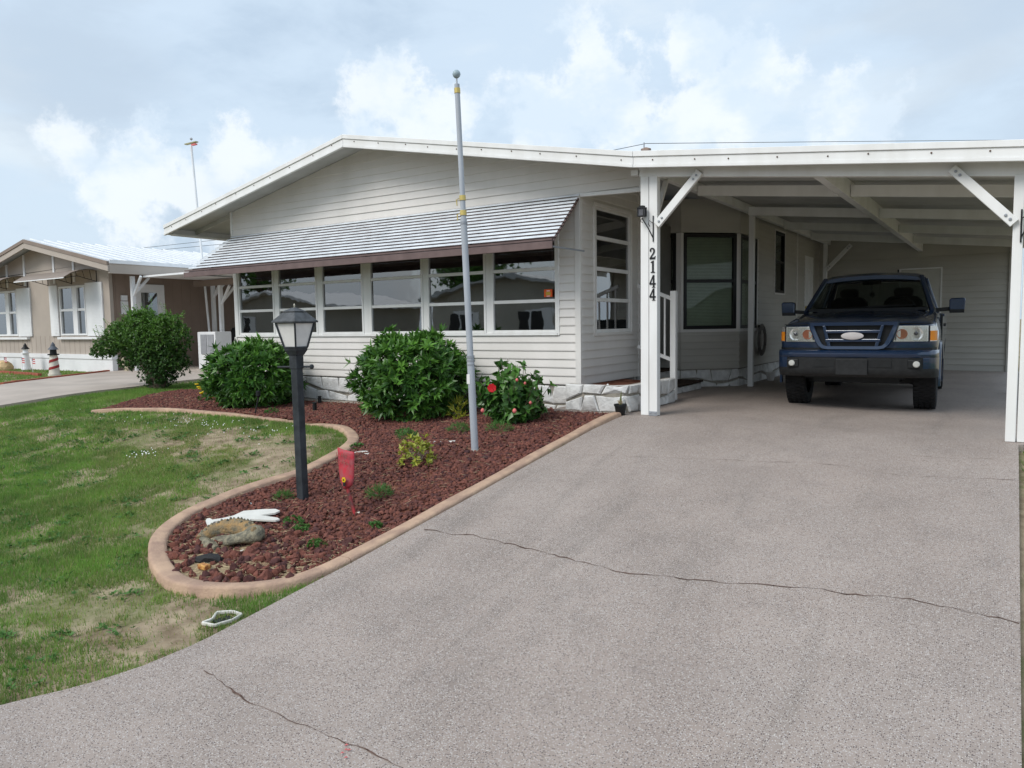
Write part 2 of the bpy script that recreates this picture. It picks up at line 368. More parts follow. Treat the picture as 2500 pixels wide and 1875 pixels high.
# ================================================================== planting bed and its kerb
CURB = [(-3.835, 7.99), (-3.835, 6.5), (-3.835, 5.76), (-3.835, 5.07), (-3.835, 4.38), (-3.84, 3.71), (-3.87, 3.41), (-3.95, 3.2), (-4.1, 3.05), (-4.23, 2.97), (-4.45, 2.9), (-4.73, 2.9), (-5.06, 3.0), (-5.36, 3.15), (-5.64, 3.34), (-5.86, 3.59), (-6.0, 3.88), (-6.03, 4.13), (-6.05, 4.34), (-6.0, 4.71), (-5.93, 5.05), (-6.0, 5.49), (-6.19, 5.95), (-6.48, 6.31), (-6.92, 6.62), (-7.43, 6.78), (-7.93, 6.84), (-8.33, 6.86), (-9.55, 6.9), (-10.78, 6.85), (-11.91, 6.65), (-12.48, 6.37)]
BED = CURB + [(-12.6, 6.6), (-12.95, 7.31), (-13.7, 8.45), (-13.6, 9.2), (-11.55, 9.2), (-11.5, 8.40), (-4.6, 8.40), (-4.5, 8.06), (-3.835, 8.06)]
BEDA = np.array(BED)
def inside(X, Y, poly=BEDA):
    X = np.asarray(X); Y = np.asarray(Y); r = np.zeros(X.shape, bool); n = len(poly)
    for i in range(n):
        x0, y0 = poly[i]; x1, y1 = poly[(i+1) % n]
        c = ((y0 > Y) != (y1 > Y)) & (X < (x1-x0)*(Y-y0)/((y1-y0) if y1 != y0 else 1e-9)+x0); r ^= c
    return r
def catmull(P, step):
    P = [np.array(p) for p in P]; out = []
    for i in range(len(P)-1):
        a, b, c, d = P[max(i-1, 0)], P[i], P[i+1], P[min(i+2, len(P)-1)]; n = max(1, int(np.linalg.norm(c-b)/step))
        for k in range(n):
            t = k/n; out.append(.5*((2*b)+(-a+c)*t+(2*a-5*b+4*c-d)*t*t+(-a+3*b-3*c+d)*t**3))
    out.append(P[-1]); return np.array(out)
CC = catmull(CURB, .06)
def dcurb(X, Y):
    X = np.asarray(X); d = np.full(X.shape, 9.)
    for p in CC[::3]: d = np.minimum(d, np.hypot(X-p[0], Y-p[1]))
    return d
# bed sheet: a fine grid clipped to the bed outline
gx = np.arange(-13.9, -3.7, .1); gy = np.arange(2.8, 9.3, .1); Xg, Yg = np.meshgrid(gx, gy); nx = len(gx)
Zg = lawn(Xg, Yg)+.012+.02*(vnoise(Xg, Yg, 4, 5)-.3)
Zg = np.where(Xg > -3.8, lawn(-3.85, Yg)+.01, Zg)
cm_ = inside(Xg[:-1, :-1]+.05, Yg[:-1, :-1]+.05); ii = (np.arange(len(gx)-1)[None]+np.arange(len(gy)-1)[:, None]*nx)[cm_]
tag(npmesh('bed_soil', np.stack([Xg.ravel(), Yg.ravel(), Zg.ravel()], 1), np.stack([ii, ii+1, ii+1+nx, ii+nx], -1), soilb, smooth=True), kind='structure')
curb = empty('garden_kerb', (-4.6, 3.0, gz(-4.6, 3.0)), label='tan cast concrete kerb winding round the red rock bed', cat='kerb')
cuts = [0, 12, 70, 112, 150, 178, 214, 262, 310, len(CC)-1]
cuts = sorted(set(min(c, len(CC)-1) for c in cuts))
prof_c = [(-.076, -.10), (-.070, .046), (-.060, .058), (-.040, .063), (.040, .068), (.056, .064), (.066, .050), (.070, -.10)]
for a, b in zip(cuts, cuts[1:]):
    mb = MB(); seg = CC[a:b+1].copy(); V = []
    fade = lambda i: 1.
    for i, p in enumerate(seg):
        gi = a+i; d = CC[min(gi+1, len(CC)-1)]-CC[max(gi-1, 0)]; d /= np.linalg.norm(d)+1e-9; nrm_ = np.array([-d[1], d[0]])
        e = 0.
        if i == 0: e = .004
        if i == len(seg)-1: e = -.004
        s = 1.
        hs = float(np.interp(gi, [0, 140, 165, 176, 188, 205, 235, len(CC)], [1, 1, .8, .25, .35, .65, .95, .85]))
        for u, h in prof_c:
            q = p + d*e + nrm_*u*(1+.02*math.sin(gi*.23)); base = gz(p[0], p[1]) if p[0] < -3.95 else float(lawn(-3.95, p[1]))
            V.append((q[0], q[1], base + (h*hs if h > 0 else h) + .003*math.sin(gi*.31+u*9)))
    m_ = len(prof_c); F = [(i*m_+k, (i+1)*m_+k, (i+1)*m_+k+1, i*m_+k+1) for i in range(len(seg)-1) for k in range(m_-1)]
    F += [tuple(range(m_)), tuple(range((len(seg)-1)*m_+m_-1, (len(seg)-1)*m_-1, -1))]
    mb.v = V; mb.f = F; mb.build('kerb_segment', curbm, curb, smooth=50)

# ================================================================== the house
home = empty('mobile_home', (-8.1, 8.45, -.1), label='white sided mobile home with low gable roof behind the planting bed', cat='house')
BOARD = {}
EXP = .1086
def board_mesh(L, h, m):
    k = (round(L, 2), round(h, 3), m.name)
    if k not in BOARD:
        mb = MB(); pr = [(0, .004), (-.019, .0), (-.020, .013), (-.004, h+.004), (0, h+.004)]
        mb.prism([(a, b) for a, b in pr], 0, k[0], fn=lambda a, b, t: (t, a, b)); me = mb.mesh('siding_board'); me.materials.append(m); BOARD[k] = me
    return BOARD[k]
def side_wall(parent, name, P0, ang, L, z0, z1, holes=(), m=siding, expo=EXP, back=None, top=None):
    """a clad wall: vertical plane from P0 along ang; outside is on the right hand of the direction"""
    us = sorted({0, L, *[h[0] for h in holes], *[h[1] for h in holes]}); zs = sorted({z0, z1, *[h[2] for h in holes], *[h[3] for h in holes]})
    d = Vector((math.cos(ang), math.sin(ang), 0)); n = Vector((math.sin(ang), -math.cos(ang), 0)); P0 = Vector(P0)
    mb = MB()
    def solid(u, z): return not any(h[0] < u < h[1] and h[2] < z < h[3] for h in holes)
    for u0_, u1_ in zip(us, us[1:]):
        for a, b in zip(zs, zs[1:]):
            if a >= z0 and b <= z1 and solid((u0_+u1_)/2, (a+b)/2):
                q = [P0+d*u+Vector((0, 0, z)) for u, z in ((u0_, a), (u1_, a), (u1_, b), (u0_, b))]
                mb.add([p for p in q]+[p-n*.08 for p in q], [(0, 1, 2, 3), (7, 6, 5, 4), (0, 4, 5, 1), (2, 6, 7, 3), (1, 5, 6, 2), (3, 7, 4, 0)])
    w = mb.build(name, back or m, parent)
    z = z0
    while z < z1-.01:
        h = min(expo, z1-z); zc = z+h/2; u = 0; run = None
        edges = sorted({0, L, *[x for hh in holes if hh[2] < zc < hh[3] for x in hh[:2]]})
        for a, b in zip(edges, edges[1:]):
            if solid((a+b)/2, zc) and b-a > .02:
                o = addobj('siding_board', board_mesh(b-a-.004, h, m), w, P0+d*(a+.002)+Vector((0, 0, z)), (0, 0, ang))
        z += expo
    return w
def frame_win(parent, P0, ang, u0_, u1_, z0, z1, zr, fm, gm_, fw=.045, depth=.05, proud=.02, rail=.04, vr=(), name='window', setback=0):
    d = Vector((math.cos(ang), math.sin(ang), 0)); n = Vector((math.sin(ang), -math.cos(ang), 0)); P0 = Vector(P0)-n*setback
    def bx(mb, a, b, c, e, y0, y1):
        q = [P0+d*u+n*y+Vector((0, 0, z)) for u in (a, b) for y in (y0, y1) for z in (c, e)]
        mb.add(q, [(0, 1, 3, 2), (4, 6, 7, 5), (0, 4, 5, 1), (2, 3, 7, 6), (0, 2, 6, 4), (1, 5, 7, 3)])
    mb = MB()
    bx(mb, u0_, u0_+fw, z0, z1, -depth, proud); bx(mb, u1_-fw, u1_, z0, z1, -depth, proud)
    bx(mb, u0_+fw, u1_-fw, z0, z0+fw, -depth, proud-.002); bx(mb, u0_+fw, u1_-fw, z1-fw, z1, -depth, proud-.002)
    for z in zr: bx(mb, u0_+fw, u1_-fw, z-rail/2, z+rail/2, -depth+.005, proud-.006)
    for u in vr: bx(mb, u-rail/2, u+rail/2, z0+fw, z1-fw, -depth+.006, proud-.008)
    w = mb.build(name, fm, parent, bevel=.003, seg=1)
    zz = [z0+fw]+sum([[z-rail/2, z+rail/2] for z in zr], [])+[z1-fw]; uu = [u0_+fw]+sum([[u-rail/2, u+rail/2] for u in vr], [])+[u1_-fw]
    for a, b in zip(zz[::2], zz[1::2]):
        for c, e in zip(uu[::2], uu[1::2]):
            g = MB(); bx(g, c-.004, e+.004, a-.004, b+.004, -.014, -.010); g.build('pane', gm_, w)
    return w
def blind(parent, P0, ang, u0_, u1_, z0, z1, m=blindm, tilt=.55, pitch=.026, back=.05, name='blind'):
    d = Vector((math.cos(ang), math.sin(ang), 0)); n = Vector((math.sin(ang), -math.cos(ang), 0)); P0 = Vector(P0); mb = MB(); z = z0
    while z < z1:
        q = [P0+d*u-n*(back+s*.011*math.cos(tilt))+Vector((0, 0, z+s*.011*math.sin(tilt))) for u in (u0_, u1_) for s in (-1, 1)]
        mb.add(q, [(0, 1, 3, 2)]); z += pitch
    return mb.build(name, m, parent)
def stones(parent, mapf, L, z0, z1, rows=2, m=stonew, seed=1, wmin=.2, wmax=.42, depth=.035):
    """irregular squared rubble: each stone its own piece over a mortar backing"""
    rr = random.Random(seed); zs = [z0+(z1-z0)*k/rows for k in range(rows+1)]
    for r in range(rows):
        u = 0
        while u < L-.05:
            w = rr.uniform(wmin, wmax)
            if L-(u+w) < .12: w = L-u
            a, b = u+.008, u+w-.008; sl = [rr.uniform(-.075, .075) if 0 < x < L-.01 else 0 for x in (u, u+w)]
            j = lambda: rr.uniform(-.014, .014)
            wv_ = lambda uu, q: zs[q]+(0 if q in (0, rows) else (z1-z0)*.17*math.sin(uu*3.1+seed)+(z1-z0)*.08*math.sin(uu*8.7+seed*2))
            c = [(a-sl[0]*.5, wv_(a, r)+.008+abs(j())), (b-sl[1]*.5, wv_(b, r)+.008+abs(j())), (b+sl[1]*.5, wv_(b, r+1)-.008-abs(j())), (a+sl[0]*.5, wv_(a, r+1)-.008-abs(j()))]
            if rr.random() < .45: c.insert(rr.choice((1, 3)), ((c[0][0]+c[1][0])/2 if False else (a+b)/2, zs[r]+.004 if rr.random() < .5 else zs[r]+.02)) if False else None
            c = [(min(max(x, 0), L), z) for x, z in c]
            cx = sum(x for x, z in c)/4; cz = sum(z for x, z in c)/4; dd = depth*rr.uniform(.7, 1.25)
            ring = lambda s, h: [mapf(cx+(x-cx)*s, cz+(z-cz)*s, h*rr.uniform(.85, 1.15)) for x, z in c]
            n = len(c); V = [mapf(x, z, -.03) for x, z in c]+[mapf(x, z, dd*.55) for x, z in c]+ring(.84, dd)+[mapf(cx+rr.uniform(-.03, .03), cz+rr.uniform(-.02, .02), dd*1.25)]
            F = [(i+k*n, (i+1) % n+k*n, (i+1) % n+(k+1)*n, i+(k+1)*n) for k in range(2) for i in range(n)]+[(2*n+i, 2*n+(i+1) % n, 3*n) for i in range(n)]
            mb = MB(); mb.add(V, F); mb.build('stone', m, parent, smooth=30)
            u += w
def mort(parent, mapf, L, z0, z1, nseg=1, name='stone_skirt'):
    mb = MB()
    V = []
    for k in range(nseg+1):
        u = L*k/nseg; V += [mapf(u, z0, 0), mapf(u, z1, 0), mapf(u, z1, -.1), mapf(u, z0, -.1)]
    F = [(4*k+j, 4*k+(j+1) % 4, 4*k+4+(j+1) % 4, 4*k+4+j) for k in range(nseg) for j in range(4)]+[(0, 1, 2, 3), (4*nseg+3, 4*nseg+2, 4*nseg+1, 4*nseg)]
    mb.add(V, F); return mb.build(name, mortar, parent)

# front wall
cols = [(-11.36, -10.476), (-10.312, -9.419), (-9.247, -8.385), (-8.181, -7.185), (-7.038, -6.06), (-5.899, -4.926)]
FW0 = (-11.5, 8.45, 0); X0 = -11.5
fw = side_wall(home, 'front_wall', FW0, 0, 6.94, .29, 2.70, holes=[(0.03, 6.636, .926, 2.30)])
for k, (a, b) in enumerate(cols):
    frame_win(home, FW0, 0, a-.036-X0, b+.036-X0, .962, 2.24, (1.377, 1.793), white, wglass, fw=.036, rail=.044)
mb = MB()   # trim between and round the six windows
mb.box(-11.50, -11.398, 8.42, 8.52, .926, 2.30); mb.box(-4.89, -4.862, 8.425, 8.52, .926, 2.30)
for (a, b), (c, d) in zip(cols, cols[1:]): mb.box(b+.037, c-.037, 8.438, 8.50, .94, 2.26)
mb.box(-11.398, -4.89, 8.415, 8.52, .926, .961); mb.box(-11.398, -4.89, 8.43, 8.52, 2.241, 2.30)
mb.build('window_trim', white, home, bevel=.003, seg=1)
B('corner_board', cream, home, -4.625, -4.545, 8.418, 8.50, .27, 2.70, bevel=.004)
B('corner_board', cream, home, -11.53, -11.47, 8.42, 8.50, .29, .925, bevel=.004)
# dim room behind the glass
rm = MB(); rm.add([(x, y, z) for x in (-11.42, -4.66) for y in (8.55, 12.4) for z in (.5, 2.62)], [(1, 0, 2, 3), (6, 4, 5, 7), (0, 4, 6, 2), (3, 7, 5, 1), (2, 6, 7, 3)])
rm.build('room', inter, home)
for a, b in cols[:]: blind(home, (0, 8.45, 0), 0, a, b, 1.98, 2.24, tilt=.2, back=.09)
# curtain folds seen in the end window
mb = MB()
for k in range(6): mb.tube([(-10.98+.06*k, 8.72, .98), (-10.98+.06*k, 8.72, 2.2)], .034, 8)
mb.build('curtain', pm('beige_curtain', (.33, .31, .27), .9, .1), home, smooth=True)
st = B('sticker', pm('orange_sticker', (.75, .10, .015), .5, .05), home, -5.088, -4.965, 8.432, 8.436, 1.425, 1.523)
B('sticker_badge', pm('sticker_ochre', (.55, .36, .05), .5, .05), st, -5.062, -4.990, 8.4305, 8.4318, 1.448, 1.490)
B('sticker_line', white, st, -5.050, -5.000, 8.4305, 8.4318, 1.498, 1.508); B('sticker_line', white, st, -5.050, -5.000, 8.4305, 8.4318, 1.432, 1.440)
# gable boards
RZ = lambda X: 2.93+(X+12.68)*.19956 if X < -8.13 else 3.838-(X+8.13)*.1892     # roof top line
gb = MB(); gb.prism([(-11.5, 2.70), (-3.72, 2.66), (-3.72, RZ(-3.72)-.05), (-8.13, RZ(-8.13)-.05), (-11.5, RZ(-11.5)-.05)], 8.455, 8.54, fn=lambda x, z, y: (x, y, z))
gable = gb.build('gable_wall', siding, home)
z = 2.70
while z < 3.76:
    xa, xb = -11.5, -3.74; h = EXP
    def xl(zz): return max(-11.5, -12.68+(zz+.055-2.93)/.19956)
    def xr(zz): return min(-3.74, -8.13+(3.838-zz-.055)/.1892)
    t = min(z+h, 3.775)
    if xr(t)-xl(t) > .1:
        mb = MB(); a = [(xl(z), z), (xr(z), z), (xr(t), t), (xl(t), t)]
        mb.add([(x, 8.455-(.020 if i < 2 else .004), zz) for i, (x, zz) in enumerate(a)]+[(x, 8.456, zz) for x, zz in a], [(0, 1, 2, 3), (7, 6, 5, 4), (0, 4, 5, 1), (1, 5, 6, 2), (2, 6, 7, 3), (3, 7, 4, 0)])
        mb.build('siding_board', siding, gable)
    z += h
MB().bar((-4.60, 8.44, 2.675), (-3.70, 8.44, 2.65), .05, .045).build('header_trim', white, home, bevel=.003)
B('corner_board', cream, home, -3.745, -3.69, 8.42, 8.5, 2.66, 2.98, bevel=.003)
B('corner_board', white, home, -11.525, -11.485, 8.425, 8.5, 2.70, 3.12, bevel=.003)
# roof: thin pan, hanging fascia, rear
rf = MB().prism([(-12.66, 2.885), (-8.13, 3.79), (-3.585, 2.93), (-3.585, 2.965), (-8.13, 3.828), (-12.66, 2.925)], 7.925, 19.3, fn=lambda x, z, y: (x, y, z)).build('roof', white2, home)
def fascia(parent, a, b, name='fascia', ht=.172):
    """sheet metal rake fascia: lip, face, bottom bead"""
    mb = MB(); (x0, z0), (x1, z1) = a, b
    for lo, hi, y0, y1 in ((-.052, .008, 7.882, 7.93), (-.138, -.053, 7.897, 7.93), (-ht, -.139, 7.886, 7.93)):
        mb.add([(x, y, zz+o) for x, zz in ((x0, z0), (x1, z1)) for y in (y0, y1) for o in (lo, hi)], [(0, 1, 3, 2), (4, 6, 7, 5), (0, 4, 5, 1), (2, 3, 7, 6), (0, 2, 6, 4), (1, 5, 7, 3)])
    o = mb.build(name, white, parent, bevel=.003, seg=1); n = int(abs(x1-x0)/.42); rr = random.Random(int(x0*10))
    for k in range(n):
        t = (k+.3+.4*rr.random())/n; x = x0+(x1-x0)*t; zz = z0+(z1-z0)*t-.078-rr.uniform(-.006, .018)
        MB().lathe([(.0085, 7.893), (.006, 7.887), (.001, 7.885)], (x, 0, zz), 8, 'y').build('screw', screwm, o)
    return o
fascia(home, (-12.69, 2.93), (-8.132, 3.838)); fascia(home, (-8.128, 3.838), (-3.586, 2.977))
B('eave_fascia', white, home, -12.71, -12.665, 7.935, 19.3, 2.775, 2.92)
B('eave_gutter', white, home, -12.66, -12.56, 8.0, 19.3, 2.76, 2.79)
for k in range(6): MB().bar((-12.64, 8.5+k*2, 2.86), (-11.5, 8.5+k*2, 3.08), .04, .07).build('rafter', white2, home)
B('left_wall', siding, home, -11.5, -11.44, 8.54, 19, .0, 3.1)
sk = lambda u, z, h: (-11.5+u, 8.47-h, z)
s1 = mort(home, sk, 6.92, -.13, .29); stones(s1, sk, 6.92, -.11, .285, 2, seed=3)
B('footing', pm('stained_concrete', (.36, .32, .27), .9, .2, 8, .2, 60), home, -11.5, -4.0, 8.25, 8.47, -.30, -.10)
# side wall of the front room with its tall four-pane window
SW0 = (-4.56, 8.45, 0); A90 = math.pi/2
side_wall(home, 'side_wall', SW0, A90, 1.77, .29, 2.95, holes=[(.35, 1.5, .93, 2.62)])
frame_win(home, SW0, A90, .37, 1.48, .95, 2.60, (1.385, 1.79, 2.195), white, wglass, fw=.045, rail=.05)
mb = MB()
for a, b, c, d in ((.33, .372, .91, 2.64), (1.478, 1.52, .91, 2.64)): mb.box(-4.60, -4.53, 8.45+a, 8.45+b, c, d)
mb.box(-4.60, -4.525, 8.822, 9.928, .91, .952); mb.box(-4.60, -4.525, 8.822, 9.928, 2.598, 2.64)
mb.build('window_trim', cream, home, bevel=.003, seg=1)
B('corner_board', cream, home, -4.60, -4.535, 10.19, 10.25, .29, 2.95)
B('porch_wall', siding, home, -5.95, -4.60, 10.16, 10.22, .0, 3.0)
B('porch_wall', siding, home, -5.99, -5.95, 10.16, 11.8, .0, 3.1)
# bay on the chamfered rear corner
C0 = (-5.95, 11.74, 0); A45 = math.pi/4; C1 = (-4.50, 11.74, 0); C2 = (-3.77, 12.47, 0)
for P, an, L, hole, wz in ((C0, 0, 1.45, (.22, 1.36), 0), (C1, A45, 1.032, (.07, .962), 0), (C2, A90, 1.1, (.08, .98), 0)):
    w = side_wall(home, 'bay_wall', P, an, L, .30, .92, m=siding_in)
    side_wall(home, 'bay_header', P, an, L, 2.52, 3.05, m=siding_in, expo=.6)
    frame_win(home, P, an, hole[0]-.02, hole[1]+.02, .955, 2.50, (1.74,), darkf, dglass, fw=.055, rail=.05, name='bay_window')
    d = Vector((math.cos(an), math.sin(an), 0)); n = Vector((math.sin(an), -math.cos(an), 0)); mb = MB()
    for a, b in ((0, hole[0]-.02), (hole[1]+.02, L)):
        q = [Vector(P)+d*u+n*y+Vector((0, 0, z)) for u in (a, b) for y in (-.06, .012) for z in (.93, 2.515)]
        mb.add(q, [(0, 1, 3, 2), (4, 6, 7, 5), (0, 4, 5, 1), (2, 3, 7, 6), (0, 2, 6, 4), (1, 5, 7, 3)])
    q = [Vector(P)+d*u+n*y+Vector((0, 0, z)) for u in (-.008, L+.008) for y in (-.06, .022) for z in (.905, .953)]
    mb.add(q, [(0, 1, 3, 2), (4, 6, 7, 5), (0, 4, 5, 1), (2, 3, 7, 6), (0, 2, 6, 4), (1, 5, 7, 3)])
    mb.build('bay_post', cream, home, bevel=.003, seg=1)
    blind(home, P, an, hole[0], hole[1], 1.0, 2.46, pitch=.024, tilt=1.25, back=.05)
    mp = lambda u, z, h, P=P, d=d, n=n: tuple(Vector(P)+d*u+n*(h+.0)+Vector((0, 0, z)))
    s_ = mort(home, mp, L, -.05, .30); stones(s_, mp, L, -.02, .295, 2, seed=int(L*100), wmin=.16, wmax=.34, depth=.022)
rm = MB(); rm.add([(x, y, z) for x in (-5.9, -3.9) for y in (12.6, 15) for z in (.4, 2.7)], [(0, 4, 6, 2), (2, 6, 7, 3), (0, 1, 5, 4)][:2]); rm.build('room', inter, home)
MW0 = (-3.77, 13.57, 0)
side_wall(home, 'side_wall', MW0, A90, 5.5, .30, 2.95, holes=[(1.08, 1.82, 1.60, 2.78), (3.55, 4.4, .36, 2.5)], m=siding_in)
frame_win(home, MW0, A90, 1.09, 1.81, 1.61, 2.77, (2.2,), darkf, dglass, fw=.05, rail=.045)
blind(home, MW0, A90, 1.12, 1.78, 2.2, 2.74, pitch=.03, tilt=.9, back=.07)
MB().box(-3.80, -3.745, 14.62, 14.655, 1.58, 2.80).box(-3.80, -3.745, 15.385, 15.42, 1.58, 2.80).box(-3.80, -3.745, 14.655, 15.385, 1.575, 1.607).box(-3.80, -3.745, 14.655, 15.385, 2.773, 2.80).build('window_trim', cream, home)
dr = B('door', white, home, -3.80, -3.755, 17.14, 17.95, .36, 2.48)
frame_win(home, (-3.755, 17.12, 0), A90, .2, .62, 1.5, 2.2, (), white, dglass, fw=.03, name='door_window')
MB().lathe([(.03, -3.755), (.03, -3.71), (.018, -3.70)], (0, 17.22, 1.35), 12, 'x').build('handle', brassm, dr)
B('corner_board', cream, home, -3.80, -3.74, 16.35, 16.43, .3, 2.95)
mp = lambda u, z, h: (-3.77+h, 13.57+u, z)
s_ = mort(home, mp, 5.2, -.05, .30); stones(s_, mp, 5.2, -.02, .295, 2, seed=21, wmin=.2, wmax=.45, depth=.022)
# rear utility-room wall closing the carport
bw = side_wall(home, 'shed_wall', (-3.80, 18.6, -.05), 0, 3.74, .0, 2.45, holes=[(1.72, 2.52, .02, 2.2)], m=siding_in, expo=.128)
d2 = B('shed_door', pm('shed_door_paint', (.56, .55, .50), .5, .05), home, -2.06, -1.29, 18.585, 18.63, -.02, 2.14)
B('door_frame', white, d2, -1.295, -1.265, 18.57, 18.63, -.02, 2.17); B('door_frame', white, d2, -2.09, -2.055, 18.57, 18.63, -.02, 2.17); B('door_frame', white, d2, -2.055, -1.295, 18.57, 18.63, 2.14, 2.17)
MB().lathe([(.03, 18.585), (.03, 18.54), (.02, 18.53)], (-1.38, 0, .98), 12, 'y').build('handle', brassm, d2)
B('corner_board', siding_in, home, -.075, -.02, 18.55, 18.66, -.05, 2.6)
MB().prism([(-3.8, 2.395), (-.06, 2.395), (-.06, 2.535), (-3.55, 2.92), (-3.8, 2.93)], 18.59, 18.68, fn=lambda x, z, y: (x, y, z)).build('shed_gable', siding_in, home)
B('rear_wall', siding, home, -11.44, -3.81, 18.95, 19.0, 0, 3.0); B('ceiling', inter, home, -11.43, -3.86, 12.6, 18.9, 2.72, 2.76); B('ceiling', inter, home, -11.43, -6.02, 8.56, 12.59, 2.72, 2.76); B('ceiling', inter, home, -6.0, -4.7, 8.56, 10.1, 2.72, 2.76)
# vent pipe on the roof
MB().lathe([(.07, 3.4), (.07, 4.40), (.10, 4.40), (.10, 4.47), (.02, 4.50)], (-6.08, 14, 0), 16).build('vent_pipe', pm('rusty_vent', (.30, .22, .18), .7, .3, 20), home, smooth=True)
def fix_bed():
    t = soilb.node_tree; b = t.nodes['Principled BSDF']; pos = N(t, 'ShaderNodeNewGeometry').outputs['Position']; base = b.inputs['Base Color'].links[0].from_socket
    sx = N(t, 'ShaderNodeSeparateXYZ'); link(t, pos, sx.inputs[0]); n = noise(t, pos, 3, 4).outputs[0]
    k = mrange(t, math_(t, 'ADD', sx.outputs[1], math_(t, 'MULTIPLY', n, 1.2)), 3.9, 4.5, 1, 0)          # sand shows at the front tip
    link(t, mixc(t, k, base, (.33, .255, .16)), b.inputs['Base Color'])
fix_bed()
# ================================================================== carport
port = empty('carport', (-1.7, 8.14, 0), label='white aluminium carport with posts and braces over the pickup', cat='carport')
CZ = lambda X: 2.977-(X+3.583)*.1105                    # top of the carport roof
for k in range(11):
    y0 = 7.925+k*1.03
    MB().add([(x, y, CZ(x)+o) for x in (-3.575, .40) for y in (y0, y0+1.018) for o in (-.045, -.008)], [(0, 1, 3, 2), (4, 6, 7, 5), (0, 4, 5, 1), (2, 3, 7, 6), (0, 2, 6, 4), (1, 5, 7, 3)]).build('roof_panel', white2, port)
    if k: MB().bar((-3.57, y0-.006, CZ(-3.57)-.028), (.39, y0-.006, CZ(.39)-.028), .03, .03).build('seam_or_rib_shadow', white2, port)
fascia(port, (-3.582, 2.977), (.42, CZ(.42)))
MB().add([(x, y, CZ(.40)+z) for x in (.40, .43) for y in (7.935, 19.25) for z in (-.16, .01)], [(0, 1, 3, 2), (4, 6, 7, 5), (0, 4, 5, 1), (2, 3, 7, 6), (0, 2, 6, 4), (1, 5, 7, 3)]).build('side_fascia', white, port)
def sbeam(name, x0, z0, x1, z1, y0, y1, h, m=white):
    return MB().add([(x, y, zz+o) for x, zz in ((x0, z0), (x1, z1)) for y in (y0, y1) for o in (0, h)], [(0, 1, 3, 2), (4, 6, 7, 5), (0, 4, 5, 1), (2, 3, 7, 6), (0, 2, 6, 4), (1, 5, 7, 3)]).build(name, m, port, bevel=.003, seg=1)
beamm = white
sbeam('front_beam', -3.60, 2.740, .28, 2.282, 8.10, 8.18, .185)
B('side_beam', white, port, -3.59, -3.51, 8.185, 18.55, 2.79, 2.915, bevel=.003)
B('middle_beam', white, port, -1.73, -1.64, 8.185, 18.55, 2.52, 2.715, bevel=.003)
for y in (9.75, 12.05, 14.3, 16.5): 
    sbeam('cross_beam', -3.505, 2.735, -1.735, 2.54, y, y+.06, .13); sbeam('cross_beam', -1.635, 2.53, .28, 2.32, y, y+.06, .13)
def bolt(parent, p, ax='y', r=.013):
    mb = MB().lathe([(r, 0), (r, -.008), (r*.6, -.012)], (0, 0, 0), 8, ax); mb.v = [(x+p[0], y+p[1], z+p[2]) for x, y, z in mb.v]
    mb.build('bolt', galv, parent)
def post(x0, x1, y0, y1, z0, z1): return B('post', white, port, x0, x1, y0, y1, z0, z1, bevel=.006)
zb = float(drv(-3.5, 8.14))
pl_ = post(-3.588, -3.489, 8.105, 8.195, zb, 2.745); pr_ = post(-3.479, -3.380, 8.095, 8.188, zb, 2.73)
B('foot_bracket', galv, pr_, -3.478, -3.381, 8.088, 8.0945, zb, zb+.05); bolt(pr_, (-3.46, 8.092, zb+.035)); bolt(pr_, (-3.40, 8.092, zb+.035))
zr = float(drv(0, 8.14))
post(-.018, .062, 8.095, 8.185, zr, 2.33); post(.072, .165, 8.11, 8.20, zr, 2.32)
post(-3.60, -3.515, 12.41, 12.49, 0, 2.79); post(-3.58, -3.50, 18.1, 18.18, -.02, 2.79)
post(-.02, .06, 13.2, 13.28, -.05, 2.33)
def brace(a, b, w=.085, d=.05):
    o = MB().bar(a, b, d, w, up=(0, 1, 0)).build('brace', white, port, bevel=.004, seg=1) if False else MB().bar(a, b, w, d, up=(0, 1, 0)).build('brace', white, port, bevel=.004, seg=1)
    va, vb = Vector(a), Vector(b); dd = (vb-va).normalized()
    for p, s in ((va, 1), (vb, -1)):
        for t in (.05, .10): bolt(o, tuple(p+dd*(t*s)+Vector((0, -d/2-.001, 0))))
    return o
brace((-3.375, 8.075, 2.17), (-2.875, 8.075, 2.70)); brace((-.50, 8.075, 2.44), (-.005, 8.075, 1.90))
MB().bar((-3.44, 8.2, 2.28), (-3.53, 8.75, 2.80), .05, .05).build('brace', white, port)
brace((-3.5, 18.08, 2.2), (-3.0, 18.08, 2.72))
B('beam_cap', white, port, -3.70, -3.615, 8.09, 8.19, 2.76, 2.82)

# house number on the paired post, one numeral each
DIG = {'2': [[(.08, .70), (.10, .86), (.22, .96), (.40, 1.0), (.62, .96), (.76, .84), (.78, .68), (.70, .54), (.36, .22), (.30, .15), (.62, .15), (.74, .17), (.80, .26), (.86, .26), (.80, 0), (.06, 0), (.06, .10), (.44, .46), (.56, .60), (.58, .74), (.52, .86), (.40, .91), (.28, .89), (.24, .82), (.28, .74), (.24, .66), (.16, .64)]],
 '1': [[(.22, 0), (.78, 0), (.78, .06), (.62, .08), (.62, 1.0), (.54, 1.0), (.22, .90), (.22, .84), (.40, .86), (.40, .08), (.22, .06)]],
 '4': [[(.52, 1.0), (.70, 1.0), (.70, .36), (.88, .36), (.88, .24), (.70, .24), (.70, .08), (.82, .05), (.82, 0), (.38, 0), (.38, .05), (.52, .08), (.52, .24), (.04, .24), (.04, .32)], [(.52, .36), (.18, .36), (.52, .80)]]}
numm = pm('black_numeral', (.012, .012, .014), .4, .1)
